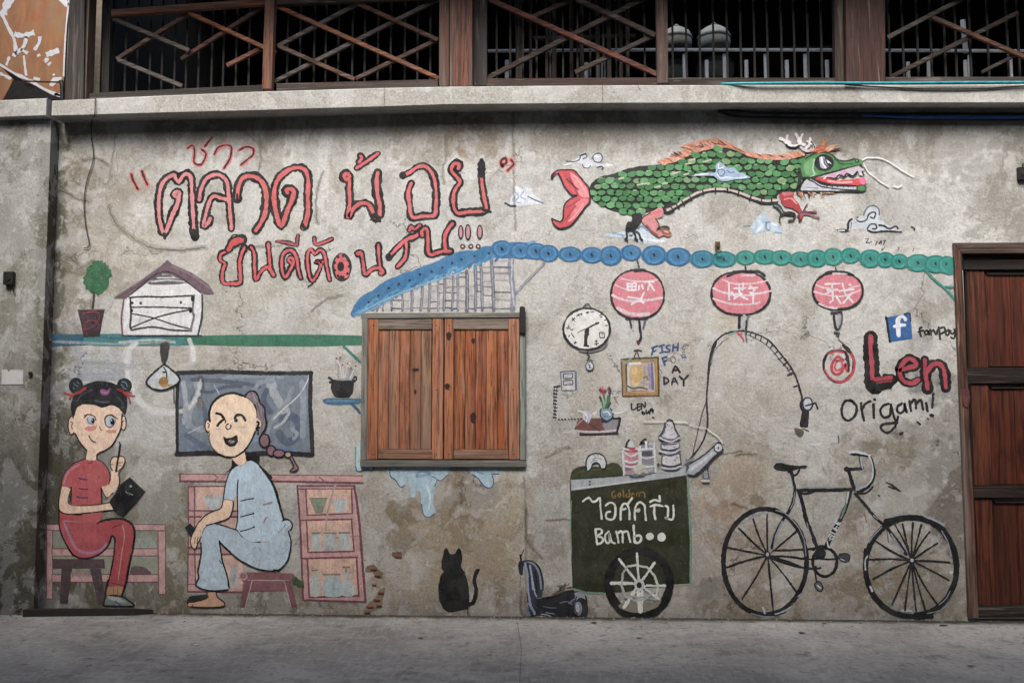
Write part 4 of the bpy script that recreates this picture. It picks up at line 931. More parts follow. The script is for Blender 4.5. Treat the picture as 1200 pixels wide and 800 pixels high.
m.sub('plait').e(588,512,32,42,'#87666f',1.6,K1).e(630,575,28,32,'#8b6470',1.4,K1).e(678,592,36,24,'#8c6672',1.4,K1).e(735,600,20,18,'#b79a86',1.1,K1).f("742 622 762 615 785 658 800 682 775 705 745 702 768 680 752 650",'#8b6e70').l("745 620 770 675 746 702 775 705 800 682 782 655 764 615",1.3,K1); m.end()

# ---------- shelf with house and plant ----------
m = Motif('painted_shelf', 'long painted shelf board running from dark blue to green', .0, .55)
m.f("57 391 110 392 112 404 57 406",'#2a5a70',False).f("108 391 232 394 234 404 110 405",'#3b7d80').f("228 393 426 393 427 404 330 406 228 404",'#2c7359').l("140 401 180 398 205 401",2,'#9fb0ae').l("118 395 150 397 175 394",1.5,'#2c6d8a').l("165 404 200 399",1.6,'#5f6a46')
m.sub('bracket').l("403 406 422 424",3.2,'#2c7a70'); m.end()
m = Motif('painted_plant', 'round green bush painted in a dark red pot on the shelf', .003, .5).F('I')
pts=[]
for i in range(60):
    a=2*math.pi*i/60; r=1+rnd.uniform(-.10,.08); pts+=[320+78*r*math.cos(a+.0)+ (8 if math.sin(a)<0 else -6), 178+100*r*math.sin(a)]
m.f(pts,'#26633f',False)
for i in range(70):
    a=rnd.uniform(0,6.28); r=math.sqrt(rnd.random()); x=320+68*r*math.cos(a); y=178+88*r*math.sin(a); m.l([x,y,x+rnd.uniform(-9,9),y+rnd.uniform(-9,9)],1.1,rnd.choice(('#2f7a4b','#1f5434','#3c8557','#2a5b3c')))
m.sub('stem').l("303 268 298 320 291 372",2.2,'#3e3430')
m.sub('pot').f("205 364 366 364 348 440 335 522 240 522 222 440",'#3b2a31',False).l("240 385 300 375 330 385",1.5,'#8a3745').l("245 440 290 425 320 440 280 470 240 480",1.4,'#7a3140').l("230 400 250 470 260 510",1.3,'#5d3440').l("335 395 325 470",1.2,'#5f3a42').l("205 364 366 364",1.2,'#6a5f66'); m.end()
m = Motif('painted_house', 'white painted gable house with a plum roof standing on the shelf', .003, .3).F('I')
m.f("480 308 600 220 722 150 860 215 932 272 930 516 474 516",'#cbcccf',False)
m.l("478 305 462 410 470 512",1.3,'#6d3f5f').l("935 275 934 400 912 514",1.8,'#2f3a38').l("470 516 700 516 930 516",1.4,'#3c3340')
m.sub('louvre').f("650 182 715 145 770 175 845 205 760 218 620 216",'#59555b').l("672 178 775 178",1.3,'#b9b9be').l("640 200 740 192 830 200",1.4,'#b9b9be').l("700 158 740 158",1,'#9a989e')
m.sub('shutter').l("512 294 600 288 700 290 890 282",1.7,'#28262c').l("515 292 518 400 514 470 530 484",1.9,'#28262c').l("518 484 640 466 760 484 872 488",1.9,'#3a3840').l("888 285 880 380 888 400 866 490",2.2,'#6a6770').l("520 350 700 350 872 356",1.5,'#2e2c33')
m.l("525 388 640 410 760 450 860 476",1.4,'#34323a').l("875 362 740 390 640 420 525 468",1.5,'#34323a').e(576,326,8,8,K1).e(811,322,7,9,K1).e(526,325,9,8,K1).e(880,300,11,18,K1).e(868,372,10,12,K1).e(524,370,8,10,K1)
m.sub('roof').f("415 300 560 205 690 112 715 85 732 72 760 95 880 150 975 215 1005 270 945 275 830 200 722 138 600 205 490 300",'#6b5562',False,.8).l("500 290 720 140 930 268",1,'#33282f').l("760 110 880 165 980 240",1.8,'#7d6874').l("450 290 560 222 680 140",1.3,'#57424f'); m.end()
m = Motif('painted_lamp', 'hanging lamp with a triangular white shade painted under the shelf', .003, .4).F('A')
m.F('I').f("694 560 742 560 738 620 722 672 700 672 690 615",'#303035').F('A').f("650 145 700 90 760 40 820 90 856 130 842 162 760 196 690 192",'#b9c0c4')
m.l("760 35 700 85 650 145 690 188 760 196 842 158 858 125 820 80 765 38",2,'#1c1c20').e(757,145,30,30,'#9a7335').f("730 160 800 160 820 165 760 182",'#b08a45').l("758 55 775 85 750 85 775 88 776 120",1.3,K1).l("822 178 822 235 824 282",1.1,'#3c3a3c')
m.end()
m = Motif('painted_glow', 'faint whitish ring of light painted round the lamp', 0, .9)
for w_,al in ((10,.34),(6,.45),(3,.5)):
    m.alpha = al; m.l("160 401 152 409 149 420 150 440 154 454 160 465 170 476 186 483 206 483 222 477 232 462 235 445",w_,'#f0f2f4',jit=.3); m.l("222 398 226 410 227 422",w_,'#f0f2f4',jit=.3)
m.alpha = .3; m.l("60 400 150 403 200 399",3,'#d6d9dd',jit=.3); m.l("96 440 118 441 140 438",12,'#a3aab6',jit=.3); m.l("100 425 125 428 150 430",8,'#a9b0ba',jit=.3); m.alpha=.5; m.l("95 430 115 429 130 431",1.4,'#c9ccd0'); m.l("98 436 118 437",1.2,'#c9ccd0'); m.end()

# ---------- small black pot on blue shelf ----------
m = Motif('painted_shelf', 'short blue shelf painted left of the window', .0, .5).F('J')
m.f("35 482 70 472 180 476 232 474 230 504 130 508 60 506 38 494",'#3c6a8c').l("60 488 200 486",2,'#5c88a6').sub('bracket').l("190 506 215 530 230 552",3,'#35607f'); m.end()
m = Motif('painted_incense_pot', 'black painted pot of incense sticks on the short blue shelf', .003, .4).F('J')
m.f("82 392 90 375 135 378 200 372 200 392 194 440 172 470 105 468 84 440 78 410",'#19191c').l("70 366 80 372 88 385 76 390",2.2,'#19191c').l("198 366 210 360 212 376 200 386",1.8,'#19191c').f("100 372 190 368 188 380 105 380",'#8d97a2')
for t in ("118 370 116 320 128 262","135 370 128 310 108 268","150 370 160 330 166 292","165 370 178 345 184 315","180 370 195 335 208 305","142 370 144 320 140 300"): m.sub('incense_stick').l(t,.8,rnd.choice(('#b9bdc6','#8f8aa3','#c3c5cc'))).e(float(t.split()[4]),float(t.split()[5]),5,5,'#9b3c44')
m.end()

# ---------- blue drips under the window ----------
m = Motif('painted_drips', 'pale blue melting drips painted under the window', .0, .35).F('K')
m.f("285 86 620 86 622 130 585 165 560 158 552 185 545 220 540 300 552 350 515 378 480 362 468 300 464 232 440 222 432 262 405 258 400 200 386 140 374 190 345 202 318 162 288 138",'#a6c2d2').l("284 88 288 138 318 162 345 202 374 190",1,'#3d5a7c').l("622 130 585 165 562 158",.9,'#6c4a6c').l("530 140 560 158 545 200",.9,'#48769a').l("500 190 520 260 512 330",2.4,'#c4dbe4').l("440 130 470 110 520 125 440 140",3,'#86a8c6').l("470 300 482 362 515 378 548 355",.8,'#38607c')
m.sub('drip').f("755 90 940 92 942 115 915 126 884 126 890 165 880 202 842 200 815 165 765 125",'#a6c2d2').l("765 125 800 150 815 170 845 202 880 203 892 165 884 128 925 125",1,'#3d5a7c').l("780 105 830 125",2.4,'#7f9fc0')
m.sub('drip').f("86 -40 112 -35 116 60 186 80 182 108 150 100 120 112 92 108 84 80",'#a9c8d2').l("84 80 92 108 120 110 150 100 180 108 188 85",1.1,'#3d5a7c').l("84 -35 82 80",.9,'#5a7c94')
m.sub('drip').l("620 96 660 100 755 98",1.1,'#7fa6c2').end()

# ---------- cat ----------
m = Motif('painted_cat', 'black painted cat silhouette seen from behind with its tail raised', .0, .12).F('U')
m.f("96 250 94 205 104 170 112 128 124 115 138 130 150 158 180 156 192 132 208 117 220 132 227 180 222 240 245 280 262 330 272 400 272 450 268 505 240 512 160 528 118 518 92 480 78 440 75 370 86 300 108 268",'#101012')
m.sub('tail').l("265 478 295 470 310 430 316 380 305 340 308 300 325 262",4.6,'#101012').l("262 505 262 545",.6,'#2c2a28').l("335 256 326 268",2.5,'#101012'); m.end()

# ---------- scooter ----------
m = Motif('painted_scooter', 'dark blue-black motor scooter painted between the cat and the green cart', .0, .3).F('U')
m.f("648 440 690 445 735 438 800 432 860 412 900 396 945 392 1000 408 1022 432 1030 470 1005 500 940 560 900 575 868 580 830 570 780 560 740 548 700 550 672 550 650 500",'#1d1f26')
m.sub('front_shield').f("612 200 660 196 705 222 738 290 742 385 736 430 700 440 702 500 692 545 668 552 648 500 640 420 642 300 622 240",'#2a3143').l("628 215 645 300 650 400 665 480 690 540",2,'#8f9bb5').l("640 205 690 225 722 290 732 380",1.8,'#8890a6').l("660 230 672 300 678 380",1.6,'#9aa5bd').l("690 270 700 330 705 400",2.6,'#151820').l("630 200 680 205 722 245 745 330 742 390",1.1,K1).l("650 470 690 530",2,'#7f8ba2').e(690,385,4,4,'#c8ccd2').l("680 330 690 400 705 430",1,'#a9b3c8')
m.sub('handlebar').l("622 130 608 160 602 180",1,'#4a4746').l("600 165 604 200",2.4,K1).f("588 210 608 196 618 215 615 290 598 290 586 255",'#20222c').l("600 300 596 370",.6,'#5a5650')
m.sub('wheel').e(982,515,46,62,'#1a1b20',1.2,K1).e(970,520,24,38,'#8f95a5').e(972,525,14,24,'#b9bdc6').l("985 480 990 430",2.4,'#8a93aa').l("950 410 1000 400",1.8,'#9aa3b8').l("910 470 950 440 990 420",1.4,'#7b849a')
m.sub('seat').l("745 440 800 430 870 405 935 392",3,K1).l("810 415 870 390 885 350",2,'#5d554d').l("740 490 790 500 830 500",.9,'#5d6880').l("760 530 820 540",.8,'#8890a0').l("850 470 900 460 930 480",1,'#6d7690').l("730 540 770 545 800 560",.9,'#9aa3b8').l("660 555 690 560",2.4,K1).l("640 500 650 545",2.2,'#6b7590'); m.end()
# ---------- dragon ----------
def inside(x, y, poly):
    c = False; j = len(poly)-1
    for i in range(len(poly)):
        xi,yi = poly[i]; xj,yj = poly[j]
        if (yi>y)!=(yj>y) and x < (xj-xi)*(y-yi)/(yj-yi)+xi: c = not c
        j = i
    return c
m = Motif('painted_dragon', 'long green scaly dragon with a red fish tail painted across the top right', .0, .22).F('L')
body = "303 430 308 390 330 360 375 335 450 315 520 290 600 275 700 265 790 243 860 212 950 180 1050 158 1110 162 1170 182 1230 210 1330 232 1450 232 1540 205 1600 205 1590 300 1560 380 1535 425 1500 425 1410 440 1400 470 1330 482 1250 455 1180 428 1100 408 1010 408 930 432 870 470 800 500 730 530 640 546 540 556 450 542 380 512 320 475"
m.f(body,'#17231a',True,.5)
# mane behind the body
m.sub('mane')
P0 = [(-0,0)]
top = [(720,258),(800,235),(860,205),(950,172),(1050,150),(1110,155),(1180,178),(1230,205),(1330,225),(1450,225),(1550,200)]
def along(top, t):
    k = t*(len(top)-1); i = min(int(k),len(top)-2); f = k-i; return top[i][0]+(top[i+1][0]-top[i][0])*f, top[i][1]+(top[i+1][1]-top[i][1])*f
for i in range(330):
    t = rnd.random(); x,y = along(top,t); hgt = (1.25-.75*abs(t-.5)*1.2)*(84 if .25<t<.7 else 46)
    L_ = rnd.uniform(.5,1)*hgt
    m.l([x+10,y+8,x-L_*.45,y-L_*.35+4,x-L_*.95,y-L_*(.55 if t>.5 else .32)], rnd.uniform(1.6,3.2), rnd.choice(('#c98a70','#cf8f72','#d09c88','#bd7552','#cc8460')), taper=2)
for i in range(26):
    t = rnd.uniform(.1,.95); x,y = along(top,t); m.l([x,y,x-rnd.uniform(20,60),y-rnd.uniform(10,34)], .9, rnd.choice(('#4a2c28','#8a4c3a','#2d2422')), taper=1)
m.sub('scales')
bp = catc(m.P(body)); cx0 = 630; cy0 = 140
# thicker band of scales; each one a green cup with its point up-left
row = 0; yy = 150/5+cy0
spots = []
y = 168
while y < 560:
    x = 300+(25 if row%2 else 0)
    while x < 1620:
        jx = x+rnd.uniform(-7,7); jy = y+rnd.uniform(-5,5); p = (cx0+jx/5, cy0+jy/5)
        if all(inside(p[0]+a, p[1]+b, bp) for a,b in ((-2.2,0),(2.2,0),(0,-2),(0,2.4))): spots.append((jx,jy))
        x += 50
    y += 37; row += 1
sizes = [rnd.uniform(.8,1.1) for _ in spots]
for _ in range(4000):
    x = rnd.uniform(300,1600); y = rnd.uniform(160,560); p = (cx0+x/5, cy0+y/5)
    if all(inside(p[0]+a, p[1]+b, bp) for a,b in ((-3,0),(3,0),(0,-2.2),(0,2.4))) and all(((x-a)/44)**2+((y-b)/34)**2 > 1 for a,b in spots): spots.append((x,y)); sizes.append(.8)
for (x,y),r in zip(spots,sizes):
    a = rnd.uniform(-.35,.35); pts = []
    for k in range(14):
        t = 2*math.pi*k/14; px = 27.5*r*math.cos(t); py = 21*r*math.sin(t)*(1.1 if math.sin(t)>0 else .55)
        pts += [x+px*math.cos(a)-py*math.sin(a), y+px*math.sin(a)+py*math.cos(a)]
    m.f(pts, rnd.choice(('#3f8049','#468a51','#377541','#4f915a','#437d4c','#5f9867','#729665','#336d3e')), False, .15); m.d -= .000015
m.d += .00003
for i in range(60):
    x,y = rnd.choice(spots); m.l([x-12,y-10,x+rnd.uniform(0,12),y-12],.8,rnd.choice(('#8fb38f','#a9b8a2','#6aa070')))
for (x,y) in ((600,385),(640,380),(800,320),(820,315),(880,265),(1000,245),(905,240),(870,325),(700,400),(985,250),(745,380),(490,350)): m.l([x-14,y,x+14,y-6],1.4,'#b9b3a3')
m.sub('belly').l("745 540 790 520 860 482 930 440 1010 412 1100 412 1180 432 1260 465 1320 486 1400 482",4.6,'#1a1b1c').l("760 532 800 512 860 474 930 434 1010 411 1100 411 1180 430 1260 460 1330 478 1400 474",2.7,'#b9aca6')
for x,y,x2,y2 in ((780,515,800,540),(812,500,830,525),(845,480,860,505),(890,450,900,475),(965,415,970,440),(1040,402,1042,428),(1110,402,1112,426),(1180,420,1172,445),(1250,450,1240,476),(1312,465,1308,495),(1370,462,1368,490)): m.l([x,y,x2,y2],1.4,'#1a1b1c',False)
m.l("730 520 760 548 790 540",3,K1)
m.sub('tail_fin').f("82 335 110 305 160 298 210 302 245 335 275 375 302 412 308 480 280 510 250 552 195 618 130 638 95 612 85 583 105 590 130 600 148 580 158 500 190 470 228 450 200 440 165 400 140 350 120 315 95 335 85 350",'#c2404c')
m.f("190 310 240 345 290 410 300 460 250 450 225 400 200 350",'#dd8189').f("240 470 300 470 270 520 235 570 190 600 200 540",'#d9707a').l("140 320 170 380 215 430",2,'#d14c55').l("180 340 215 400 235 440",1.2,'#8f2d3a').l("215 330 260 390 285 440",1,'#e6a0a4').l("170 350 200 380 240 415",.9,K1).l("165 520 200 500 250 470",1.2,'#9c3340').l("130 610 170 580 220 510",1.4,'#a33642').l("180 600 230 550 270 490",.9,'#e29aa0')
m.l("82 350 85 325 112 303 160 297 212 301 248 338 280 378 302 410 306 485 282 510 250 554 195 620 130 640 92 612 84 583",1.5,K1).l("84 583 110 595 132 600 150 578 156 505 190 468 232 447 200 443 160 400 138 350 122 318",1.5,K1).f("80 340 90 320 110 312 95 330 86 356",K1)
m.sub('leg').f("555 555 600 548 612 570 600 610 570 645 528 648 514 625 530 600 550 598",'#17161a').l("518 640 522 690 512 705",1.8,'#17161a').l("525 655 560 660 575 690 570 700",1.6,'#17161a').l("560 655 590 665 605 700",1.5,'#17161a').l("512 700 525 712",2,'#17161a').l("570 698 582 706",2.2,'#17161a').l("600 695 612 708",2.2,'#17161a').e(545,670,12,9,'#9fb0b5')
m.sub('leg').f("605 590 640 560 680 535 722 515 738 545 728 575 702 580 712 620 700 640 720 655 770 650 785 672 770 690 735 680 715 690 690 678 650 640 618 612",'#c47f82').l("660 560 700 545 722 540",2,'#d35c66').l("690 580 712 622 702 640",1.1,K1).l("640 625 660 650 700 680",2,'#8a4638').l("700 650 720 632 755 628 770 640",1.6,'#3a2620').f("715 650 740 640 770 650 785 675 760 682 730 670",'#8c5540').l("740 655 765 662",1.2,'#d99a92').l("605 600 618 575 660 548",1.2,K1)
m.F('M').sub('leg').f("315 442 345 430 402 430 398 460 425 490 440 520 458 560 440 590 425 575 430 550 390 522 345 510 325 480",'#a92f38').f("330 430 375 425 400 432 385 445 345 450",'#b8636e').l("345 470 385 465 415 495",1.4,'#d98085').l("420 570 445 545 480 540 530 545",2,'#6d3a4c').l("440 560 480 555 520 570 545 578",1.8,'#8a5566').l("455 540 470 510 480 495",1.2,'#4a3038').l("430 565 432 600 445 590",1.4,K1).l("470 535 520 535",1,'#c9a5ad')
m.sub('leg').f("272 510 300 488 325 510 345 540 380 540 408 552 412 575 395 600 362 602 370 590 395 585 395 570 360 565 325 570 318 600 330 612 315 608 312 575 322 555 305 530",'#1c201f').l("285 505 310 515 335 550",1.2,'#6f7f80')
m.sub('beard')
for i in range(30):
    x = rnd.uniform(410,620); m.l([x,428,x+rnd.uniform(5,22),428+rnd.uniform(8,46)*(1 if x<560 else .35)], rnd.uniform(1,2.2), rnd.choice(('#b9714f','#c4a08a','#c9b9a6','#3a2e28','#a85e3e')), taper=2)
m.sub('head').f("428 290 470 232 520 203 570 195 620 212 655 238 720 245 760 232 790 240 803 262 760 280 700 292 640 310 590 330 530 345 480 355 455 340",'#3f7f45').f("455 270 495 235 520 230 515 300 540 320 500 335 470 320",'#5c9860').l("520 235 510 290 520 325 480 345",1.2,'#a9bfa8').l("440 340 470 345 520 340 600 318 700 292 790 270",1.8,K1).l("470 232 520 203 572 194 622 210 655 238 700 246 758 234",1.6,'#1d2a1e').e(770,246,13,11,'#1c2420').e(768,244,5,4,'#7ea37e').l("640 235 680 262 740 262",1.6,'#2b5230').l("430 290 440 330 432 380",3,'#17231a').l("400 300 430 340 420 400",2,'#17231a')
m.sub('eye').e(577,256,57,50,'#131518').f("548 225 575 222 600 245 612 270 580 290 555 280",'#9fa0b4').l("560 225 568 260 585 285",1.6,'#d3d3dd').l("585 232 595 262 608 275",1.3,'#1a1a22').l("575 228 580 260 598 282",1,'#2a2a3a').l("598 248 612 262",1.8,'#d0d0da').e(606,268,10,10,'#131518')
m.sub('upper_teeth').f("535 342 600 325 700 295 785 272 800 285 802 335 785 330 770 300 745 330 720 320 705 335 680 320 660 345 620 335 600 345",'#b7adba').f("600 330 640 318 655 330 625 348",'#c88fb0').f("670 310 705 300 712 318 690 334",'#c88fb0').l("530 345 610 345 640 350 665 328 690 340 712 320 745 335 770 312",1.6,K1).l("785 272 805 290 800 310 808 325",1.5,K1).e(803,296,6,7,'#b9b3c0')
m.sub('tongue').f("523 350 560 340 605 350 660 360 740 352 800 345 820 355 822 375 800 390 740 385 680 382 620 380 570 372",'#c93a48').f("780 348 815 345 824 372 800 385",'#d9668c').l("600 362 670 372 740 368",1.6,'#e09a9e').l("525 352 580 372 640 386",1.2,'#8a2430').l("575 350 585 340",1.4,'#e5c0bd')
m.sub('lower_jaw').f("440 415 455 375 480 352 520 362 560 385 620 395 700 390 770 392 778 412 700 420 600 422 500 424",'#b3b5c0').l("485 355 520 370 560 395 640 408 720 415 775 415",1.3,K1).l("520 358 570 375 640 388 700 392 770 392",1.6,K1).l("438 422 520 424 640 424 720 422 780 424",1.5,K1).l("470 400 540 405",1,'#7f8494')
for x in (590,620,650,685,715,742): m.l([x,388,x+6,400],1,K1,False)
m.e(795,405,27,19,'#3c7c3e',1.1,'#1c2a1e')
m.sub('whisker').l("800 240 828 226 860 226 900 228 940 242 985 268 1030 300 1062 318 1100 338",1.3,'#d3d2d2').l("812 270 835 310 880 345 910 370 952 394",1.4,'#cfcece').l("985 392 1010 400 1030 388",1.6,'#d6d5d5')
m.sub('horn').l("322 115 345 125 362 145 400 160 440 150",3.4,'#dcd7dc').l("362 95 360 120 380 140",2.6,'#dcd7dc').l("412 90 425 110 432 140 460 150",3.4,'#dcd7dc').l("452 88 440 110 440 130",2.6,'#dcd7dc').l("495 112 490 150 470 170",3,'#dcd7dc').l("480 130 515 150 520 175",2.6,'#dcd7dc').l("355 150 375 165 410 165 440 155 462 182",1.4,K1).l("498 130 515 150 522 172",1.2,K1).l("440 165 470 185 510 182",3.2,'#bcb2ba')
m.sub('flame')
for x,y,x2,y2,c in ((520,185,565,150,'#a83f2c'),(530,190,600,168,'#b3492e'),(545,192,640,170,'#c06a45'),(560,188,682,178,'#b9643c'),(565,170,575,110,'#c4824e'),(570,165,598,104,'#c98a55'),(575,168,558,104,'#c07a48'),(590,175,640,150,'#c9977c'),(600,185,668,166,'#c47f5c'),(520,190,580,185,'#9c3427'),(610,180,655,150,'#d0a58f'),(540,175,600,150,'#b8502f'),(500,190,560,180,'#c4764f'),(640,178,684,180,'#4f2a22'),(575,150,600,125,'#c48352')): m.l([x,y,(x+x2)/2,(y+y2)/2-5,x2,y2],rnd.uniform(1.8,3.6),c,taper=2,jit=.3)
m.end()
m = Motif('painted_cloud', 'pale blue cloud swirl painted over the middle of the dragon body', .013, .3).F('L')
m.f("898 335 960 318 1038 312 1042 275 1062 250 1085 262 1110 285 1150 285 1175 310 1225 330 1245 345 1150 355 1100 365 1060 358 1030 335 960 332",'#92a9c6').l("1060 330 1055 300 1080 295 1095 310 1080 335 1060 330",1,'#3e5d96').l("1060 262 1060 290 1090 280",1,'#dfe5ee').l("1105 300 1130 315 1150 310",1,'#4c6aa0').l("1100 340 1140 345 1220 342",1.4,'#b9c8da').l("920 328 1000 320",1.4,'#c2cddd').l("1050 320 1070 345 1110 340",.9,'#dde4ee').end()
# ---------- clouds ----------
m = Motif('painted_cloud', 'white cloud with dark curls painted above the dragon tail', .0, .45).F('L')
m.f("140 262 200 245 240 225 252 205 275 195 292 210 300 235 330 245 318 215 335 200 360 200 378 220 375 248 350 255 400 265 445 272 400 282 330 272 300 285 275 280 262 258 200 255",'#c1c6d0').l("165 245 215 248 245 235 255 210 285 200",1.1,'#2f3550').l("248 215 280 205 290 220 265 232",1.2,'#343a58').l("262 262 270 282 300 284 312 268",.9,'#4c5478').l("318 230 335 205 365 200 380 225 365 250 335 248 325 225",1,'#3b4160').l("345 285 370 275 385 285 375 295",1.2,'#2d3244').l("400 262 440 270",1,'#e2e4ea').l("150 268 200 258",1,'#dfe1e7').l("335 215 360 220",1,'#eceef2').end()
m = Motif('painted_cloud', 'small white cloud painted right of the closing quotation mark', .0, .35).F('F')
m.f("1062 490 1085 488 1095 455 1110 430 1105 400 1130 388 1160 410 1185 395 1215 410 1225 440 1260 460 1280 492 1240 498 1140 508 1090 505",'#c6cdd8').l("1062 492 1090 506 1120 508",2,'#33364a').l("1110 420 1140 450 1120 480 1150 490",1.2,'#8b9ec0').l("1170 420 1150 450 1180 470",1.2,'#8b9ec0').l("1120 395 1150 420",1.4,'#eef0f4').l("1190 450 1230 470 1285 492",1.2,'#5c6478').end()
m = Motif('painted_cloud', 'light blue cloud wisps painted under the dragon hind feet', .0, .6).F('L')
m.f("385 680 430 668 500 658 580 640 600 620 640 640 660 665 700 700 760 715 700 725 620 728 560 700 480 695",'#b4c3cf').l("440 665 505 680 500 690",2.4,'#7f9fc4').l("590 640 610 625 640 650",1.8,'#6f93c0').l("620 700 700 712 740 712",2,'#cfd6dd').l("395 682 450 690",1.2,'#9fb3cc').end()
m = Motif('painted_cloud', 'light blue cloud painted below the dragon front claws', .0, .5).F('M')
m.f("100 628 150 622 180 580 215 550 240 555 260 590 310 610 320 645 345 662 300 665 250 650 200 662 150 680 158 640",'#a8bdcf').l("240 600 240 640 260 650",1.2,'#5f7f9f').l("105 627 150 625",1.2,'#5f6f86').l("270 610 300 620",1.4,'#cfdae4').l("190 590 215 620 180 660",2,'#c4d2de').l("290 660 330 666",1.2,'#6f8fb6').l("240 605 262 602",1,'#55718c').end()
m = Motif('painted_cloud', 'dark-edged grey cloud painted below the dragon snout', .0, .35).F('M')
m.f("715 640 725 595 745 585 770 590 775 565 810 562 830 515 865 503 895 520 905 555 900 585 930 600 960 630 1000 640 1035 658 930 660 850 662 800 640 760 645",'#b3bcc6').l("718 640 722 600 740 585",2.2,K1).l("740 600 735 640",1,'#5a6470').l("770 590 790 600 825 590 838 560 858 545 880 548 870 580 850 572",1.4,'#20242c').l("832 640 850 615 880 615 885 640 860 640",1.4,'#20242c').l("810 560 832 518 868 505 898 525 902 560",1.3,'#596478').l("900 620 930 625 960 640 1000 625 1010 640",1.8,'#1d2026').l("835 650 870 662 940 655 1030 660",2.4,'#1d2026').f("650 650 690 640 732 655 690 665",'#22262c').l("660 652 700 650",1.2,'#c3c8ce').l("770 580 780 570",1.2,K1).end()
m = Motif('painted_scribble', 'tiny black scribbled marks painted under the grey cloud', .0, .6).F('M')
m.l("820 700 840 698 825 722 860 718",.8,'#2a2726').l("880 735 890 712",1,'#2a2726').l("900 730 915 708 912 730",1.2,'#2a2726').l("925 712 938 708 925 735",1,'#2a2726').l("920 755 915 770 935 745",.7,'#4a4644').l("1090 630 1105 638 1108 648",1.8,'#2a2726').l("1010 745 1018 755 1008 770",.7,'#4a4644').l("1105 750 1098 775",.7,'#4a4644').l("280 108 300 82",.0001,K1).end()

# ---------- roof made of discs ----------
m = Motif('painted_awning', 'wavy painted awning of blue discs turning to teal, running over window and lanterns', .006, .3).F('H')
m.f("55 485 75 440 100 405 140 372 185 350 225 318 270 290 320 270 365 248 420 235 480 210 540 190 600 158 650 135 700 122 745 115 790 118 830 95 870 92 920 103 950 78 1000 68 1060 72 1110 72 1150 82 1160 170 1100 168 1040 158 960 165 900 158 840 182 780 190 700 240 640 240 560 280 490 300 420 330 355 360 300 385 230 425 170 458 120 478 90 500 62 505",'#2d70a0')
for i in range(34):
    t = i/33; x = 90+1010*t; y = 470-395*t**.82+ 12*math.sin(i*1.7); w_ = rnd.uniform(3,6)
    m.l([x-14,y+34,x+8,y+4,x+30,y-2], w_*.6, rnd.choice(('#4a8cb8','#2b6c9c','#5596bd','#3d82ae')))
m.l("130 470 260 405 420 340 560 290 700 250",1.4,'#7aa5c4').l("70 490 180 460 300 400",1.4,'#5d97bf')
for x,y in ((160,420),(218,382),(277,338),(337,314),(400,292),(462,258),(530,242),(592,218),(650,192),(704,170),(782,152),(866,135),(965,115),(1060,120),(1148,126)): m.e(x,y,7,7,'#16263a')
m.F('N')
D = [(-60,58,58,50),(50,68,62,50),(140,72,60,50),(212,85,58,50),(340,90,66,45),(468,95,62,48),(578,98,62,58),(697,82,56,48),(832,95,70,58),(972,105,72,55),(1115,118,70,52),(1240,120,72,48),(1368,110,56,42),(1480,105,66,44),(1575,110,60,44),(1690,118,62,44),(1785,115,60,52),(1880,105,56,52),(1982,98,56,46),(2098,115,62,54),(2185,122,52,46),(2268,132,52,44),(2378,140,72,52),(2482,148,68,52),(2545,152,52,52)]
cb = ((0x2a,0x6c,0x9c),(0x16,0x82,0x79))
for i,(x,y,rx,ry) in enumerate(D):
    t = 0 if i<10 else min(1,(i-9)/3)
    def cm(k, dv=0): return '#%02x%02x%02x' % tuple(max(0,min(255,int(a*(1-k)+b*k+dv))) for a,b in zip(*cb))
    m.sub('disc').e(x,y,rx+6,ry,cm(t),0)
    m.ring(x,y-2,rx*.7,ry*.68,2.2,cm(t,14)).ring(x+2,y,rx*.92,ry*.9,1.2,cm(t,-16)).l([x-rx*.5,y+ry*.6,x,y+ry*.8,x+rx*.6,y+ry*.5],1.2,cm(t,22))
    m.l([x-2,y-5,x+3,y+5],1.9,'#13222c')
m.sub('awning_end').F('Q').f("860 208 888 228 888 304 840 302",'#1a847a')
m.sub('brace').l("722 285 780 345 840 395 900 462",3,'#228478').sub('brace').l("822 385 850 380 898 384",2.6,'#228478')
m.end()

# ---------- bamboo gable ----------
m = Motif('painted_bamboo_wall', 'whitish gable wall with grey bamboo poles painted above the window', .0, .6).F('H')
m.f("150 472 300 400 440 345 560 292 740 225 830 185 960 165 1060 180 1100 280 1030 400 1010 472",'#b1afac',False)
for x0,y0,x1,w_,c in ((240,415,243,1.6,'#5b5870'),(290,395,294,2.6,'#4f4e66'),(355,372,358,2.8,'#6a6a7c'),(412,340,412,3.6,'#70707e'),(475,318,464,3.4,'#777783'),(518,300,512,3.6,'#73737f'),(565,292,566,3,'#80808a'),(605,262,600,3.6,'#6d6e7c'),(655,255,648,3,'#676878'),(680,250,682,3.2,'#7a7a86'),(735,240,735,4.4,'#5d5e70'),(785,205,785,4,'#66677a'),(816,190,825,3.8,'#6a6c7c'),(880,180,892,4.4,'#70727f'),(208,435,210,2,'#6d6a80')):
    m.sub('pole').l([x0,y0,(x0+x1)/2+3,(y0+470)/2,x1,470],w_,c).l([x0+3,y0+20,x1+3,460],.7,'#9a9aa6')
m.sub('pole').l("995 165 992 220 1000 300 1008 380 1002 468",6.5,'#7e8092').l("1000 170 998 300 1012 440",1.6,'#a9acb8')
xs = [212,245,293,356,412,470,515,566,602,650,682,735,785,820,886,1000]
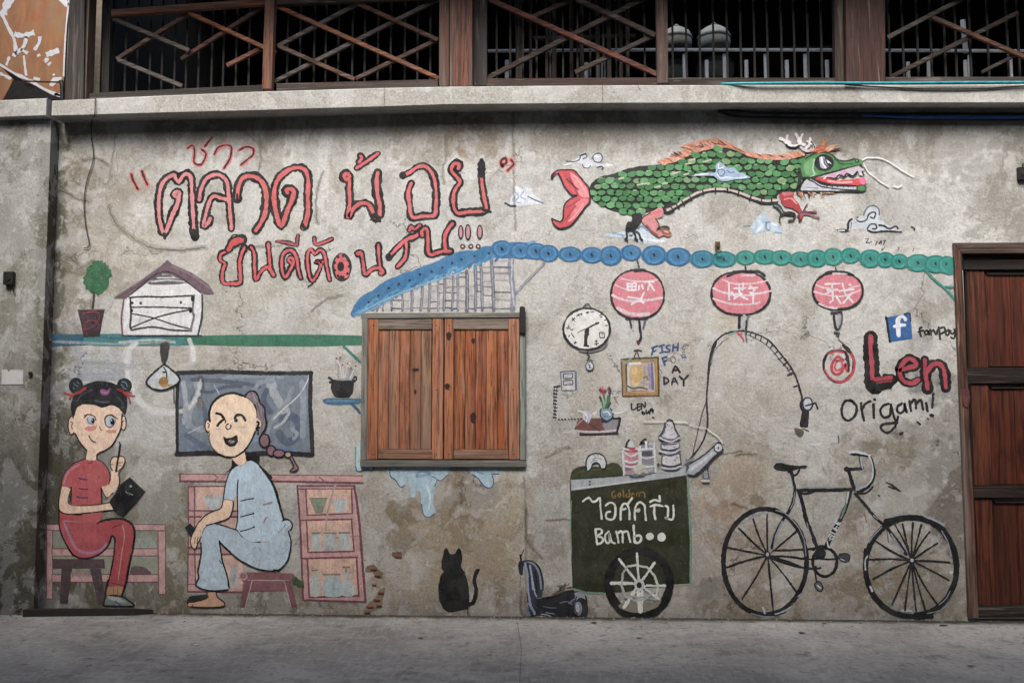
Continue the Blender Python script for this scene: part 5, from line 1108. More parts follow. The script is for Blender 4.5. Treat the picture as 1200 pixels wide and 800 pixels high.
for i in range(len(xs)-1):
    y = 455
    topy = 470-(xs[i]-110)*.40+ (10 if xs[i]<800 else 0)
    while y > topy:
        if rnd.random()<.8: m.sub('pole_joint').l([xs[i]+6,y+rnd.uniform(-4,4),xs[i+1]-6,y+rnd.uniform(-4,4)], rnd.uniform(.6,1.5), rnd.choice(('#5d5c6c','#84848f','#4a4858','#9a9aa4')))
        y -= rnd.uniform(30,58)
m.sub('brace').l("1025 368 1085 300 1140 245 1188 192",3.2,'#7d7e88').l("1028 360 1180 200",.8,'#9c9da6').sub('edge_line').l("180 470 300 395 420 340 560 290 720 245",1.3,'#6b7080'); m.end()

# ---------- lettering ----------
RD = '#c45f63'
def glyph(m, t, w_, col=RD, oc='#100c0e', wc=None, name='letter'):
    m.sub(name); w_ *= 1.34; wc = wc and wc*1.2
    ts = t if isinstance(t,(list,tuple)) else [t]
    for q in ts:
        m.l(q, w_, oc, jit=.34)
        v = m.P(q); m2 = m.fr; m.fr = FR['P']
        for sg in (-1,1): m.l([c+rnd.uniform(-.3,.3)+(sg*w_*.26 if i%2==0 else 0) for i,c in enumerate(sum(map(list,cato(v) if len(v)>2 else v),[]))], w_*.44, oc, False, jit=.5)
        m.fr = m2
    for q in ts: m.l(q, (wc or w_*.42), col, jit=.3)
m = Motif('painted_lettering', 'top line of big red Thai words with black outlines, reading ตลาด น้อย in quotation marks', .0, .25)
m.F('E').l("95 405 93 404",.3,K1)
glyph(m,"330 452 318 440 330 428 348 425 348 455 338 500 310 560 265 665 236 590 230 490 242 400 272 350 318 325 330 345 348 368 372 330 400 320 420 350 424 430 430 530 436 650 443 690",7.6,'#c97d80'); m.l("435 655 446 700",6,K1).l("262 672 266 695",4,K1)
glyph(m,["468 470 478 410 508 350 555 325 600 332 630 370 640 450 648 540 655 610 655 640","632 470 590 460 550 450 525 490 505 560 492 625 520 606 532 580"],7,'#c9757a')
glyph(m,["690 462 696 402 722 345 770 332 820 352 852 400 862 480 850 560 820 620 800 650"],8.4,'#c65c5b'); m.l("690 440 690 472",3,K1)
glyph(m,["985 430 975 412 1005 408 1022 425 1012 470 985 530 948 625 915 530 906 430 930 350 985 300 1045 282 1090 300 1106 360 1104 450 1105 540 1092 600 1080 635"],8.2,'#c65758')
m.l("1070 615 1085 640",4,K1)
m.F('F')
glyph(m,["150 335 135 318 115 328 125 350 148 355 146 410 150 480 140 575 165 530 205 495 250 492 272 515 300 575"],7.4,'#c5585b')
glyph(m,["314 312 306 370 312 440 325 500 326 560"],8.4,'#c35f62'); m.l("290 560 325 595",4,K1).l("270 590 300 560 330 580 300 605",1.4,K1)
glyph(m,["212 215 222 225 205 250","190 285 225 262 280 225 315 200"],6,'#cc5560',name='tone_mark')
glyph(m,["462 328 500 312 545 280 590 275 625 305 645 350 655 420 655 500 645 560 580 566 515 572 500 500 492 430 510 375"],6.8,'#c95f66'); m.e(464,328,18,18,K1)
glyph(m,["785 288 790 262 758 262 745 300 775 335 795 370 768 410 755 470 775 545 850 542 945 530 935 450 922 350 922 262"],6.6,'#c5585a'); m.l("930 530 975 542",3.6,K1).l("922 240 922 330",5.4,K1)
m.end()
m = Motif('painted_lettering', 'small red and black Thai word ชาว painted above the big top line', .0, .25).F('E')
for t in (["400 170 425 152 440 185 436 245 460 270 490 255 508 205 480 172","500 158 540 105"],["558 205 580 170 620 148 652 165 652 220 635 255 610 288"],["700 182 740 160 780 172 785 205 750 240 712 268"]):
    m.sub('letter')
    for q in t: m.l(q,4.4,'#cf6a6c',jit=.25)
    for q in t:
        n = [float(v) for v in q.split()]; m.l([v+rnd.uniform(-4,4) for v in n],1.6,'#2a1c20',jit=.4)
m.end()
for fr_, ts, lab in (('E',("70 322 82 362 108 408","132 305 145 340 165 385"),'red and black opening quotation mark painted left of the big line'),('F',("1040 275 1035 245 1060 228 1068 250 1045 272","1075 300 1110 262 1095 238"),'red and black closing quotation mark painted at the end of the big line')):
    m = Motif('painted_quotation_mark', lab, .0, .4).F(fr_)
    for t in ts:
        m.sub('stroke').l(t,5,'#cd6660',jit=.3).l(t,2.2,'#2c1a1c',jit=.4)
    m.end()
m = Motif('painted_lettering', 'lower line of red Thai letters with black outlines, rising to three exclamation marks', .0, .25).F('G')
m.l("100 300 102 301",.3,K1)
W = 5.6
glyph(m,["125 275 95 290 92 325 118 345 104 390 108 455 160 462 205 455 208 400 205 340 215 290 232 250"],W,'#c85055')
glyph(m,["140 262 165 218 195 202","160 232 215 205"],8.4,'#c24545','#1d1a1e',4.2,'vowel_mark'); m.l("150 195 170 175 195 180 225 195",1.2,K1)
glyph(m,["272 250 290 285 292 370 300 440 325 395 362 365 385 380 402 410","372 230 378 300 384 380"],W,'#c85055')
glyph(m,["508 345 488 320 508 308 520 335 500 380 470 425 452 370 455 300 485 268 520 275 540 320 548 380 562 430"],5.2,'#c6545c')
glyph(m,["425 215 480 222 530 235","545 180 540 235"],3.6,'#9c3c4c',name='vowel_mark')
glyph(m,["690 335 650 335 680 335 670 385 630 445 608 385 602 300 620 262 645 288 672 265 700 285 712 350 732 440"],4.8,'#c9525c')
glyph(m,["642 195 650 232 700 220 745 200"],4.2,'#c94c5a',name='tone_mark'); m.l("605 482 632 462",1.4,K1)
m.sub('letter').e(803,365,58,84,'#1c1a1d').f("770 310 795 285 815 300 840 330 850 370 838 425 815 430 800 410 778 430 765 400 758 350",'#c95a60').e(797,362,20,28,'#1c1a1d')
for a in range(9): m.e(803+44*math.cos(a*.7),362+64*math.sin(a*.7),8,9,'#1c1a1d')
glyph(m,["902 290 890 285 915 278 925 320 940 405 985 375 1030 372 1045 395 1030 402","1018 235 1020 300 1030 380"],W,'#c14f57')
m.F('H')
glyph(m,["460 18 430 35 380 55 330 100 280 155","378 55 382 110 370 165 330 212"],6,'#cf5a62'); m.e(278,158,20,22,K1)
m.F('F'); glyph(m,["500 650 510 625 528 645 560 620"],5,'#b94c5c',name='vowel_mark')
glyph(m,["575 680 570 655 600 640 608 700 615 790 680 775 740 772","712 770 705 700 722 650 750 612"],6.4,'#c75054')
for x,rx,ry in ((800,13,40),(842,15,46),(911,15,42)): m.sub('exclamation_mark').e(x,662,rx+4,ry+3,'#221a1f').e(x,660,rx-4,ry-8,'#b9808a')
for x in (811,859,902): m.sub('exclamation_dot').e(x,744,15,15,'#221a1f').e(x,744,7,7,'#cc9a9c')
m.end()

# ---------- lanterns ----------
def lantern(label, cx,cy,rx,ry, fr_, extra, tassel, hang):
    m = Motif('painted_lantern', label, .004, .3).F(fr_)
    pts = []
    for i in range(24):
        a = 2*math.pi*i/24; c,s_ = math.cos(a), math.sin(a); pts += [cx+rx*(abs(c)**.9)*(1 if c>0 else -1), cy+ry*(abs(s_)**.92)*(1 if s_>0 else -1)]
    m.f(pts,'#cc7684',False)
    m.sub('outline').l(pts,2.1,'#1e1b1f',True,True,jit=.4); m.l([cx-rx*.25,cy-ry,cx+rx*.25,cy-ry*1.02],2.6,'#1e1b1f')
    m.sub('light_bands')
    for t,w_ in extra[0]: m.l(t,w_,'#c9b6bf')
    m.sub('character')
    for t in extra[1]: m.l(t,1.7,'#cfc9d2',False)
    m.sub('tassel')
    for t,w_,c in tassel: m.l(t,w_,c)
    m.sub('hanging_string')
    for t,w_,c in hang: m.l(t,w_,c)
    m.end()
GT = '#3a3a42'; LT = '#a3a6ae'
lantern('leftmost of the three pink painted lanterns, above the picture frame', 735,325,155,142,'N',
 ([("640 232 740 250 850 240",1.4),("590 330 650 355 740 365 880 345",3),("600 265 650 290 700 300",1.2),("620 405 700 440 800 440",4)],
  ["675 262 680 300","675 262 728 260 725 298","680 300 728 298","676 280 726 278","702 260 702 300","745 275 742 298","762 272 768 292","780 252 830 250","800 250 832 300","805 262 795 300","775 310 755 355","680 340 760 352","700 382 745 358","740 350 770 375"]),
 [("690 472 700 520",2,GT),("712 478 708 530",2.4,LT),("745 472 750 530 755 575 738 612",2.2,'#202024'),("780 478 768 525",2,'#5a5c66'),("735 600 742 612",2.4,'#5f2a3c'),("670 468 790 466",3,'#202024')], [("733 120 745 175",1.8,'#4e5058'),("720 190 778 184",3,'#1f1f22')])
lantern('middle and widest pink painted lantern, above the arch of the rope', 340,318,172,126,'O',
 ([("235 240 300 262 400 262 495 245",1.6),("180 290 260 320 380 330 515 305",2),("180 350 280 380 400 382 450 372",1.8),("350 215 420 212",2.6)],
  ["270 262 272 355","285 310 310 345","300 290 365 288","330 265 332 320","310 320 380 355","345 320 300 350","395 275 425 300","385 290 440 285","415 300 412 380","355 262 350 300","395 315 440 320"]),
 [("332 450 330 520",3.6,'#222226'),("360 448 355 520",3.6,'#a4a6ac'),("385 450 375 500 368 560 375 600",2.6,'#6c6e78'),("372 480 372 560",1.4,'#222226')], [("366 160 370 185",1.6,'#2a2a2c'),("260 220 330 195 440 190 480 215",3,'#1f1f22')])
lantern('rightmost and smallest pink painted lantern, above the red at sign', 908,305,146,106,'O',
 ([("780 270 820 285 870 290",1.4),("770 310 850 330 940 335 1040 300",1.6),("970 290 1035 272",1.4),("800 380 850 400 900 405",2.4),("880 205 960 202",2.2)],
  ["835 265 915 262","875 265 880 360 860 372","845 300 905 298","830 325 880 300","935 260 950 320 995 370","915 305 1000 295","990 315 940 375","975 268 985 272","900 340 925 380"]),
 [("885 440 892 510 905 528",3,'#26262b'),("915 435 915 500",3,'#9a9ca4'),("932 440 930 490 912 530",1.6,'#4a4c56'),("890 548 915 552",1.8,'#2a262c'),("900 565 912 570",1.4,'#2a262c'),("870 432 930 430",2.2,'#202024')], [("893 165 900 190",1.2,'#2a2a2c'),("820 215 860 192 950 195 1000 215",2.6,'#1f1f22')])

# ---------- clock ----------
m = Motif('painted_clock', 'round white painted clock with Chinese numerals and a small pendulum', .002, .2).F('N')
m.f(sum([[437+137*math.cos(a*.2618),528+123*math.sin(a*.2618)] for a in range(24)],[]),'#cdcdcb',False)
m.sub('clock_rim').l(sum([[437+136*math.cos(a*.2618),528+122*math.sin(a*.2618)] for a in range(24)],[]),2.2,'#28262b',True,True,jit=.4).l("395 655 460 662 530 640 558 610",1.6,'#6f6d70').l("412 405 443 380 465 405",1,'#2b2a2e')
m.sub('clock_hand').l("382 550 410 536 442 524",.8,'#3a3a40').l("440 525 475 506 508 492",1.5,'#222226').l("492 495 505 492",2.4,'#222226')
m.sub('clock_hand').f("428 530 450 525 452 550 440 590 440 628 424 625 422 585",'#1d1c20').l("424 625 448 628",1.6,'#1d1c20')
for L_ in [['350 480 370 462', '352 462 368 485'], ['378 452 398 440', '385 440 395 452', '402 446 410 436', '400 438 412 444'], ['430 432 452 430', '440 425 442 438'], ['460 428 480 426'], ['512 450 530 440', '515 460 528 456'], ['540 478 552 474'], ['545 508 560 506'], ['512 548 515 578', '512 548 540 550', '515 578 542 578', '540 550 542 578', '524 560 532 560'], ['485 598 500 594', '482 615 508 612', '494 596 492 615', '490 620 500 624'], ['360 608 382 606', '372 598 368 618'], ['340 560 330 575', '345 550 365 578'], ['315 520 330 518 332 505', '322 530 340 520 345 535 360 528']]:
    m.sub('numeral')
    for q in L_: m.l(q,1,'#2a2a2e',False)
m.sub('pendulum').l("445 655 440 672 452 685 447 700",1.3,'#2d2c30').e(455,745,23,24,'#b9c0cc',1.1,'#4a5266').l("440 708 470 712",1.6,'#3a3e4c').l("445 735 458 740 450 755 465 752",.9,'#2d3040').l("448 720 462 722",.9,'#8d94a6'); m.end()

# ---------- picture, labels, switch, shelf ----------
m = Motif('painted_picture', 'small painted golden picture frame hanging under the left lantern', .0, .3).F('R')
m.f("490 106 600 98 705 94 708 200 710 318 600 320 498 322 494 200",'#9c8358').f("515 130 600 126 682 122 688 210 686 296 600 300 520 302",'#b2a695',False)
m.f("545 150 590 140 615 170 608 220 580 250 545 240 535 190",'#c4a066').l("530 140 532 280",3.4,'#b4b3b6').l("520 130 522 290",1.2,'#3a342c').l("650 135 658 200 662 270",3.4,'#8d84ab').l("668 130 672 200 675 280",2.2,'#6c6592').l("632 150 625 200 622 270",3,'#b3977a').l("540 130 600 128",3,'#c9c9c8').l("620 215 640 205 645 225",1.8,'#7d7a4c').l("530 262 560 275 600 268 640 280",1.6,'#4a5a5a').l("640 130 640 180",1.8,'#a89db4').e(570,170,18,24,'#cdb07c').l("555 235 575 255 600 235",2,'#c7b489').l("550 290 640 292",1,'#a3452f').l("610 240 640 250 660 240",2.2,'#9d93b0')
m.sub('picture_frame').l("490 106 600 98 705 94",1.6,'#4a4636').l("490 106 495 220 498 322",1.3,'#5d4c34').l("705 94 708 200 710 318",1.8,'#4f422d').l("498 322 600 320 710 318",1.4,'#5d4224').l("515 132 518 220 522 298",1,'#6b5536').l("495 112 520 125 545 102",2.6,'#7f8f78').l("530 298 600 305 690 300",1.6,'#b3812f').l("695 110 700 310",1.6,'#b3892f')
m.sub('picture_cord').l("560 106 570 80 580 55",1,'#2a2624').l("585 60 592 85 602 106",1,'#2a2624').l("568 55 590 52 608 58",1.8,'#2a2624'); m.end()
BL = '#284c82'
def word(label, fr_, letters, w_, col, wear=.35, base=0.):
    m = Motif('painted_lettering', label, base, wear).F(fr_)
    first = True
    for L_ in letters:
        c, ww = col, w_
        if isinstance(L_, tuple): L_, c, ww = L_
        if not first: m.sub('letter')
        else: m.l(L_[0].split()[0]+' '+L_[0].split()[1]+' '+str(float(L_[0].split()[0])+.5)+' '+L_[0].split()[1],.3,c); m.sub('letter'); first = False
        for q in L_: m.l(q, ww, c)
    m.end()
word('hand-painted words FISH FOR A DAY in blue and black', 'R', [["680 36 668 80","670 40 702 26","672 62 695 52"],["726 24 731 64","712 30 740 20","718 68 745 60"],["775 22 755 28 760 42 775 48 770 60 750 62"],["796 16 792 56","824 10 820 52","795 36 822 32"],
 ["730 98 745 140","730 98 756 90","738 118 754 112"],(["792 84 778 98 785 118 800 125 808 108 800 86"],'#77767e',1.),(["842 82 850 102","842 82 862 76 864 88 850 92 874 98"],'#5c719c',1.2),
 (["790 182 808 146 834 180","798 168 824 166"],'#1e1c1e',1.9),(["740 210 742 250","740 210 762 218 766 236 742 250"],'#1e1c1e',1.8),(["786 252 800 212 820 248","792 236 814 234"],'#1e1c1e',1.6),(["832 204 856 224 882 198","856 224 856 258"],'#1e1c1e',1.9)], 1.7, BL)
word('small black painted words LEN and a scribble below it', 'R', [["550 362 553 398 575 392"],["584 368 586 404 602 398","584 368 600 364","586 384 598 380"],["608 395 610 362 628 388 630 356"],["612 408 615 425 628 425 622 412 612 418"],["636 404 640 425 650 408 656 424"],["662 396 658 420","670 392 676 418","655 408 680 402"],["674 444 680 448"]], 1.5, '#1e1c1e')
m = Motif('painted_switch_panel', 'small painted white panel with two screens left of the picture frame', .0, .3).F('R')
m.f("134 180 218 174 222 285 140 288",'#b5b8bc',False).l("134 178 218 173",1,'#2f3550').l("134 178 142 288 222 286 219 174",1,'#4a5474',False).l("226 180 228 280",1.6,'#6c7388').sub('screen').l("150 190 205 186 205 215 152 218",1,'#2c2a30',False,True).l("160 210 200 192",.7,'#8d9098').sub('screen').l("150 230 206 226 206 252 152 254",1,'#2c2a30',False,True).l("155 235 200 248",.7,'#8d9098'); m.end()
m = Motif('painted_dashed_line', 'dashed black and white line painted from the small panel down to the vase shelf', .0, .3).F('R')
m.l("132 262 118 264 112 272",1.6,'#1e1e20')
for i in range(10):
    y = 265+i*20; m.l([95+rnd.uniform(-3,3),y,115-i*.9,y+5],1.8,'#23242c').l([97,y+10,112,y+12],1.4,'#c6c8cc')
m.l("98 270 96 360 102 462",.8,'#3a3a44').l("112 275 106 360 108 460",.6,'#3a3a44')
for i in range(8): m.l([120+i*19,456-i*.5,130+i*19,458-i*.6],1.3,'#2c2c36').l([132+i*19,454,137+i*19,455],1.1,'#c6c8cc')
m.end()
m = Motif('painted_shelf', 'dark red and black painted shelf carrying a vase and white blossoms', .0, .3).F('R')
m.f("250 452 370 450 395 462 440 455 470 452 482 448 475 480 462 538 400 535 330 545 250 548 245 525 215 520 225 490",'#6b4744').f("400 470 470 455 460 520 400 520 380 490",'#85848d').l("218 522 300 530 400 526 458 520",2,'#b9b2b4').l("250 546 340 545 470 540",2.6,'#23212a').l("430 445 455 452 482 450 478 480 462 540",2.2,'#24222a').l("380 465 400 472 425 460 440 445",2,'#24222a').l("240 500 330 490 380 500",2,'#7f3c37').l("230 490 260 460",1.4,'#b77a76').l("215 515 180 530 150 530",1,'#c9c6c6').l("300 480 360 520",2,'#583633')
m.sub('blossom').f("270 455 260 425 275 405 290 400 305 420 320 430 312 450 300 480 285 470",'#b9b6c6').l("235 405 260 410 280 430",1.2,'#d6d4da').l("320 425 345 410 330 435",1.2,'#c9ccc4').l("280 440 295 480",1,'#7d7f92').l("240 415 262 435",1,'#8f9a86').l("270 410 290 440 285 470",1,'#e2e0e8'); m.end()
m = Motif('painted_vase', 'small blue round vase with red and dark flowers painted on the shelf', .003, .3).F('R')
m.f("372 392 395 385 425 390 440 420 435 445 410 462 385 455 368 430",'#7f97a8').l("372 392 366 425 380 452 410 464 436 446 442 418 426 390",1.2,'#26344c').l("385 415 410 410 425 430",1.4,'#c3ced6').l("390 440 415 440",1.2,'#5a6f86').l("436 410 470 422 510 410",1.2,'#d4d2d2')
for t,c in (("385 390 375 350 362 325",'#3d6a4c'),("395 390 392 340 385 300",'#4a7c58'),("402 390 408 345 412 320",'#3d6a4c'),("410 390 420 330 425 290",'#4a5a4c'),("388 380 400 350",'#7fa58c'),("415 385 425 360",'#2e4c3a')): m.sub('flower_stem').l(t,1.8,c)
m.sub('flower').f("358 278 372 272 380 285 395 278 408 290 395 302 380 308 365 298",'#9b2f4c').l("380 262 384 300",1.4,'#c0556c').l("362 285 400 300",1,'#5b1f34'); m.sub('flower').f("418 260 430 275 432 300 420 318 412 300",'#5f3a52'); m.sub('flower').f("360 318 372 322 380 345 368 345",'#4d3340'); m.end()

# ---------- rope arch ----------
m = Motif('painted_rope', 'black double rope painted as an arch from the metal spout over to a dark hook', .0, .15)
m.F('R').l("890 690 930 645 970 580 992 510 996 440 990 350 996 250 1004 170 1020 80 1045 5",2.4,'#28222a',jit=.25).l("905 680 922 600 945 500 965 420 990 345",1,'#3d3038').l("1010 130 1040 50 1080 10",.9,'#5c565c')
m.F('O').l("148 800 152 740 165 670 190 605 240 560 300 542 360 540 420 552 480 578 530 620 580 680 630 745 660 800",1.7,'#2a252a',jit=.3).l("168 740 185 660 230 605 270 580",.9,'#7c7a80').l("270 562 310 548",2.2,'#7fa08c').l("320 548 350 580 358 600",2,'#b9455a').l("325 560 345 555",2,'#b9455a')
m.l("380 558 440 590 490 620 530 660 580 720 620 770 640 800",.9,'#4a4548')
m.sub('rung')
for x,y,dx,dy in ((400,545,-4,22),(430,558,-6,26),(462,570,-6,30),(500,592,-10,28),(530,615,-16,24),(558,655,-22,20),(585,690,-22,16),(610,725,-22,14),(635,760,-20,10)): m.l([x,y,x+dx,y+dy],1.2,'#2a252a',False)
m.FE = (890,420,8.0); m.fr = m.FE
m.sub('rope_end').l("235 0 290 80 340 170 370 260 395 350 400 400",2.6,'#2a1f24',jit=.3).l("170 0 230 55 270 110",.9,'#4a4548').l("225 62 255 40",1.6,'#26202a',False).l("268 155 300 140",2.8,'#26202a',False).l("320 265 355 255",1.5,'#26202a',False).e(264,88,8,8,'#26202a')
m.sub('rope_end').f("385 390 420 400 440 440 465 490 462 560 455 640 415 645 378 635 385 560 398 500 375 450",'#241c24',True,.3)
m.sub('reel').e(450,425,46,60,'#b9bccb',1.6,'#262c3c').l("430 442 500 425 525 418 545 470",1.5,'#22222c')
m.alpha = .75; m.sub('stain').l("400 655 465 682",1.4,'#3a2f2c').f("330 650 380 655 420 685 405 725 370 740 335 700",'#5d4c36'); m.alpha = 1.
m.end()

# ---------- at sign, name, signs on the right ----------
m = Motif('painted_at_sign', 'red hand-painted at sign left of the big red word', .0, .25).F('S')
m.l("240 172 275 200 300 250 300 310 275 360 225 388 170 372 130 320 128 265 150 220 200 205 250 212 268 260 270 325",3,'#2c1a20',jit=.3).l("238 168 272 205 303 262 302 320 270 368 222 386 165 366 133 318",1.9,'#bf3a4c',jit=.5).l("150 222 200 208 240 215",1.6,'#bf3a4c').l("215 140 240 165",2.4,'#6f6a58').l("240 172 280 215",3.4,'#3a1e24')
m.sub('letter').l("240 260 210 240 182 270 172 310 190 340 225 335 255 280 262 320 270 322",3.6,'#b93a4a').l("205 262 190 300 205 320 235 300 230 265 205 262",2,'#c5485a').l("255 250 272 290 270 320",1.6,'#2c1a20'); m.end()
m = Motif('painted_lettering', 'big dark red word Len with heavy black outlines', .0, .2).F('S')
m.l("400 130 401 131",.3,K1)
glyph(m,["402 125 402 200 410 300 415 415 450 405 520 375"],13,'#a4384a','#0f0c0e',4.4); m.l("408 395 520 360",7,'#0f0c0e').l("415 415 500 400",7,'#0f0c0e').l("425 372 520 360",4.6,'#a03646').l("440 392 500 382",2,'#8a2e3c').l("398 115 400 230 415 360",3,'#b04452')
glyph(m,["575 318 620 305 665 290 655 260 620 252 585 285 572 330 590 378 640 395 680 375"],7.8,'#a83a4c','#0f0c0e',4)
glyph(m,["718 258 722 330 735 425","728 330 760 290 800 280 828 310 838 370 842 420"],8.8,'#a83a4c','#0f0c0e',3.8); m.end()
word('black hand-painted word Origami with an exclamation mark under the big red word', 'S', [["285 495 250 500 232 545 240 595 275 612 312 580 318 530 290 498"],["345 512 350 560 362 612","352 545 370 515 398 500"],["418 520 420 598","422 488 428 492"],["505 515 470 530 458 565 480 595 515 580 520 520","520 520 535 580 548 640 500 685 462 660 475 635 530 628 555 625","545 650 562 590"],["585 512 560 530 558 560 580 568 600 545 598 510 612 562"],["628 498 638 555","632 520 660 488 668 540","668 515 695 492 708 550"],["725 510 735 555"],["768 458 762 535"],(["752 582 764 584"],'#1c1a1c',4)], 3.1, '#1c1a1c')
m = Motif('painted_marks', 'a few black paint dabs under the word Origami', .0, .3).F('S')
m.l("675 622 690 634",2.6,K1).l("575 692 588 684",2.2,K1).l("212 700 215 745",1,'#4c4844').l("780 735 800 730 785 760 805 755",1,'#5a564f').l("735 600 740 606",1.4,'#5a4c4c').end()
m = Motif('painted_logo', 'blue painted square with a white lower-case f', .0, .1).F('Q')
m.f("495 560 560 546 630 536 640 610 648 684 580 694 515 706 504 630",'#1f5c9c',False).l("492 560 502 620 514 704",2.2,'#15171f').l("600 540 630 536 634 580",1.6,'#15203a')
m.sub('letter').l("602 570 582 558 562 572 562 610 566 664",5.4,'#ccd0dc').l("540 612 570 606 600 604",3.8,'#ccd0dc').l("585 570 592 580",2.2,'#1f4c8c'); m.end()
word('small black hand-painted word beside the blue square, cut off by the door frame', 'Q', [["702 618 690 622 690 645 697 672","680 645 706 636"],["735 635 718 640 722 660 738 652 736 632 745 660"],["750 630 756 662","756 645 770 632 782 660"],["790 655 792 630 805 640","800 618 808 685","806 622 832 618 836 640 812 655"],["850 635 840 650 850 665 860 650 858 632"],["870 635 872 655 890 650","892 628 896 660 888 682 872 676"]], 1.9, '#231f22')

# ---------- ice-cream cart ----------
m = Motif('painted_cart', 'dark green ice-cream cart painted with white Thai and Latin lettering and one large wheel', .006, .18).F('T')
m.f("68 198 140 190 220 178 400 155 500 140 560 130 568 250 575 400 580 500 575 596 500 600 400 610 300 628 220 634 130 628 76 614 72 500 70 350",'#2b2f15',False,.8)
for i in range(80):
    x = rnd.uniform(85,560); y = rnd.uniform(210,590); m.l([x,y,x+rnd.uniform(-6,14),y+rnd.uniform(-3,16)],.8,rnd.choice(('#3c4028','#24271a','#343823','#4a4a33')))
m.l("568 150 572 260 580 420 578 590",2,'#6f9580').l("72 240 68 330 72 470",1,'#6f8f80').l("80 616 140 632 210 634",1.6,'#7a9880').l("500 600 575 596",1,'#9fb0a2')
m.sub('top_board').f("66 152 120 148 200 142 290 134 400 120 480 106 560 88 562 132 480 146 400 156 300 168 200 182 70 200",'#a5abb1',False).l("66 152 68 200",1,'#3a4246').l("80 190 200 176 300 162 400 152",1.2,'#c2c6ca').e(150,160,4,4,K1).e(150,172,4,4,K1)
m.sub('lid').f("70 152 72 128 92 105 140 94 200 96 245 78 272 86 288 108 286 136 220 140 140 146",'#3a3d1f').l("68 150 74 122 96 102 150 93",1.2,'#1b3028').l("80 148 180 142 286 134",1.8,'#1e3a34').l("100 120 160 110 240 105",1.4,'#525630')
m.sub('letter')
m.F('c')
GO = '#8c6c2e'
for L_ in (["440 255 415 270 425 310 445 305 442 288"],["480 270 465 290 478 305 490 290 480 270"],["510 240 515 305"],["550 275 532 290 545 310 560 295","560 240 565 308"],["580 285 605 282 598 270 580 280 585 305 608 305"],["625 300 628 270 640 268","650 305 652 270 690 270 695 315"]):
    m.sub('golden_letter')
    for q in L_: m.l(q,1.25,GO,jit=.3)
WH = '#d8dad1'
for L_ in (["168 342 215 312 250 345 280 340 312 312 318 400 328 490"],["362 378 400 352 438 372 445 440 425 495 370 485 368 440 400 430"],["490 498 492 405 520 360 552 380 565 440 565 492","510 412 530 405","548 370 585 318"],["612 500 612 405 648 350 690 375 698 440 705 500","618 425 650 410 640 430"],["745 385 790 372 850 385","778 385 775 440 785 492"],["740 348 778 330 822 342","820 295 824 335"],["870 380 892 392 892 445 885 490 868 480 935 492 938 375"],
   ["275 580 280 640 290 705","275 580 322 580 328 610 290 635 335 655 330 690 290 708"],["388 600 358 630 365 690 395 690 392 610 410 680 440 700"],["452 600 465 650 470 692","462 615 500 598 508 690","510 605 548 598 560 640 572 688"],["600 548 605 620 612 690 650 688 665 655 650 630 612 640"]):
    m.sub('white_letter')
    for q in L_: m.l(q,2.5,WH,jit=.25)
m.sub('white_letter').e(738,641,34,33,WH); m.sub('white_letter').e(838,646,36,38,WH)
m.end()
m = Motif('painted_cart_wheel', 'large black cart wheel with white spokes painted at the foot of the green cart', .016, .2).F('T')
m.l(sum([[360+130*math.cos(a*.2618),592+138*math.sin(a*.2618)] for a in range(24)],[]),9.6,'#0e0d0f',True,True)
m.f("270 690 300 672 345 665 380 668 430 680 455 660 440 690 400 710 360 718 310 712",'#8a8373')
for a,b_,w_ in (((350,465),(358,590),2.6),((425,505),(370,585),2.6),((470,602),(380,602),2.4),((445,660),(375,608),2.2),((365,710),(362,610),6),((295,695),(350,610),3.2),((242,592),(345,592),3.4),((275,490),(345,580),2.2)):
    m.sub('spoke').l([*a,*b_],w_*1.2,'#d6d9d5',jit=.3)
m.sub('spoke_web').l("310 520 350 515 395 525 425 560 440 600 430 660",2.6,'#c9ccc8',False).l("310 520 290 550 285 600 300 650 330 660",2,'#aeb3af',False).l("300 640 350 655 380 650 430 665",1.6,'#9aa09c',False).l("285 600 300 645 340 665 385 660 425 625 440 600",1.8,'#aeb3af',False)
m.sub('hub').e(360,598,22,26,'#c1c4c0').e(360,600,11,13,'#1a1a1c')
for k in range(9): m.e(360+26*math.cos(k*.7),598+30*math.sin(k*.7),3,3,'#1a1a1c')
m.end()
m = Motif('painted_caster', 'small caster wheel painted under the left end of the green cart', .008, .3).F('T')
m.f("88 640 120 632 130 660 110 680 90 670",'#8f96a0').e(112,700,28,44,'#24262c',1,K1).e(100,700,17,30,'#8a90a0').l("92 650 84 690 96 725",1.4,'#3b4152').e(98,698,8,18,'#b3b7c0').end()
m = Motif('painted_bread', 'curved white bread roll painted on the cart lid', .012, .2).F('R')
m.f("286 752 283 710 298 672 340 655 382 668 402 705 398 738 372 742 360 715 342 708 322 718 310 745 300 758",'#c5c8cc').l("288 752 283 710 298 672 340 655 382 668 402 705 398 738",1.3,'#22242c').l("298 756 312 745 322 718 342 708 360 716 372 742 396 742",1.1,'#22242c').l("320 690 345 680 375 690",.9,'#7d8896').l("310 710 330 695 350 695",.9,'#7d8896').l("325 660 335 672",.8,'#5a6270').l("350 658 355 672",.8,'#5a6270').end()
m = Motif('painted_jars', 'two white-edged jars of pink and dark layers painted on the cart', .012, .2).F('d')
m.f("80 390 245 380 252 640 180 655 95 645",'#a9a5a8',False).f("110 400 235 395 238 640 110 640",'#a98c94',False)
for t,c,w_ in (("115 410 220 412",'#b83e50',3),("115 445 235 445",'#c48a98',3.6),("115 490 235 488",'#c37f8f',4.4),("118 545 225 545",'#a65c74',2.6),("115 595 160 590",'#7c6a80',3.6),("110 430 170 465 235 432",'#ced0d2',1.4),("105 510 170 530 240 508",'#ced0d2',1.8),("105 560 170 575 240 550",'#ced0d2',1.6)): m.l(t,w_,c)
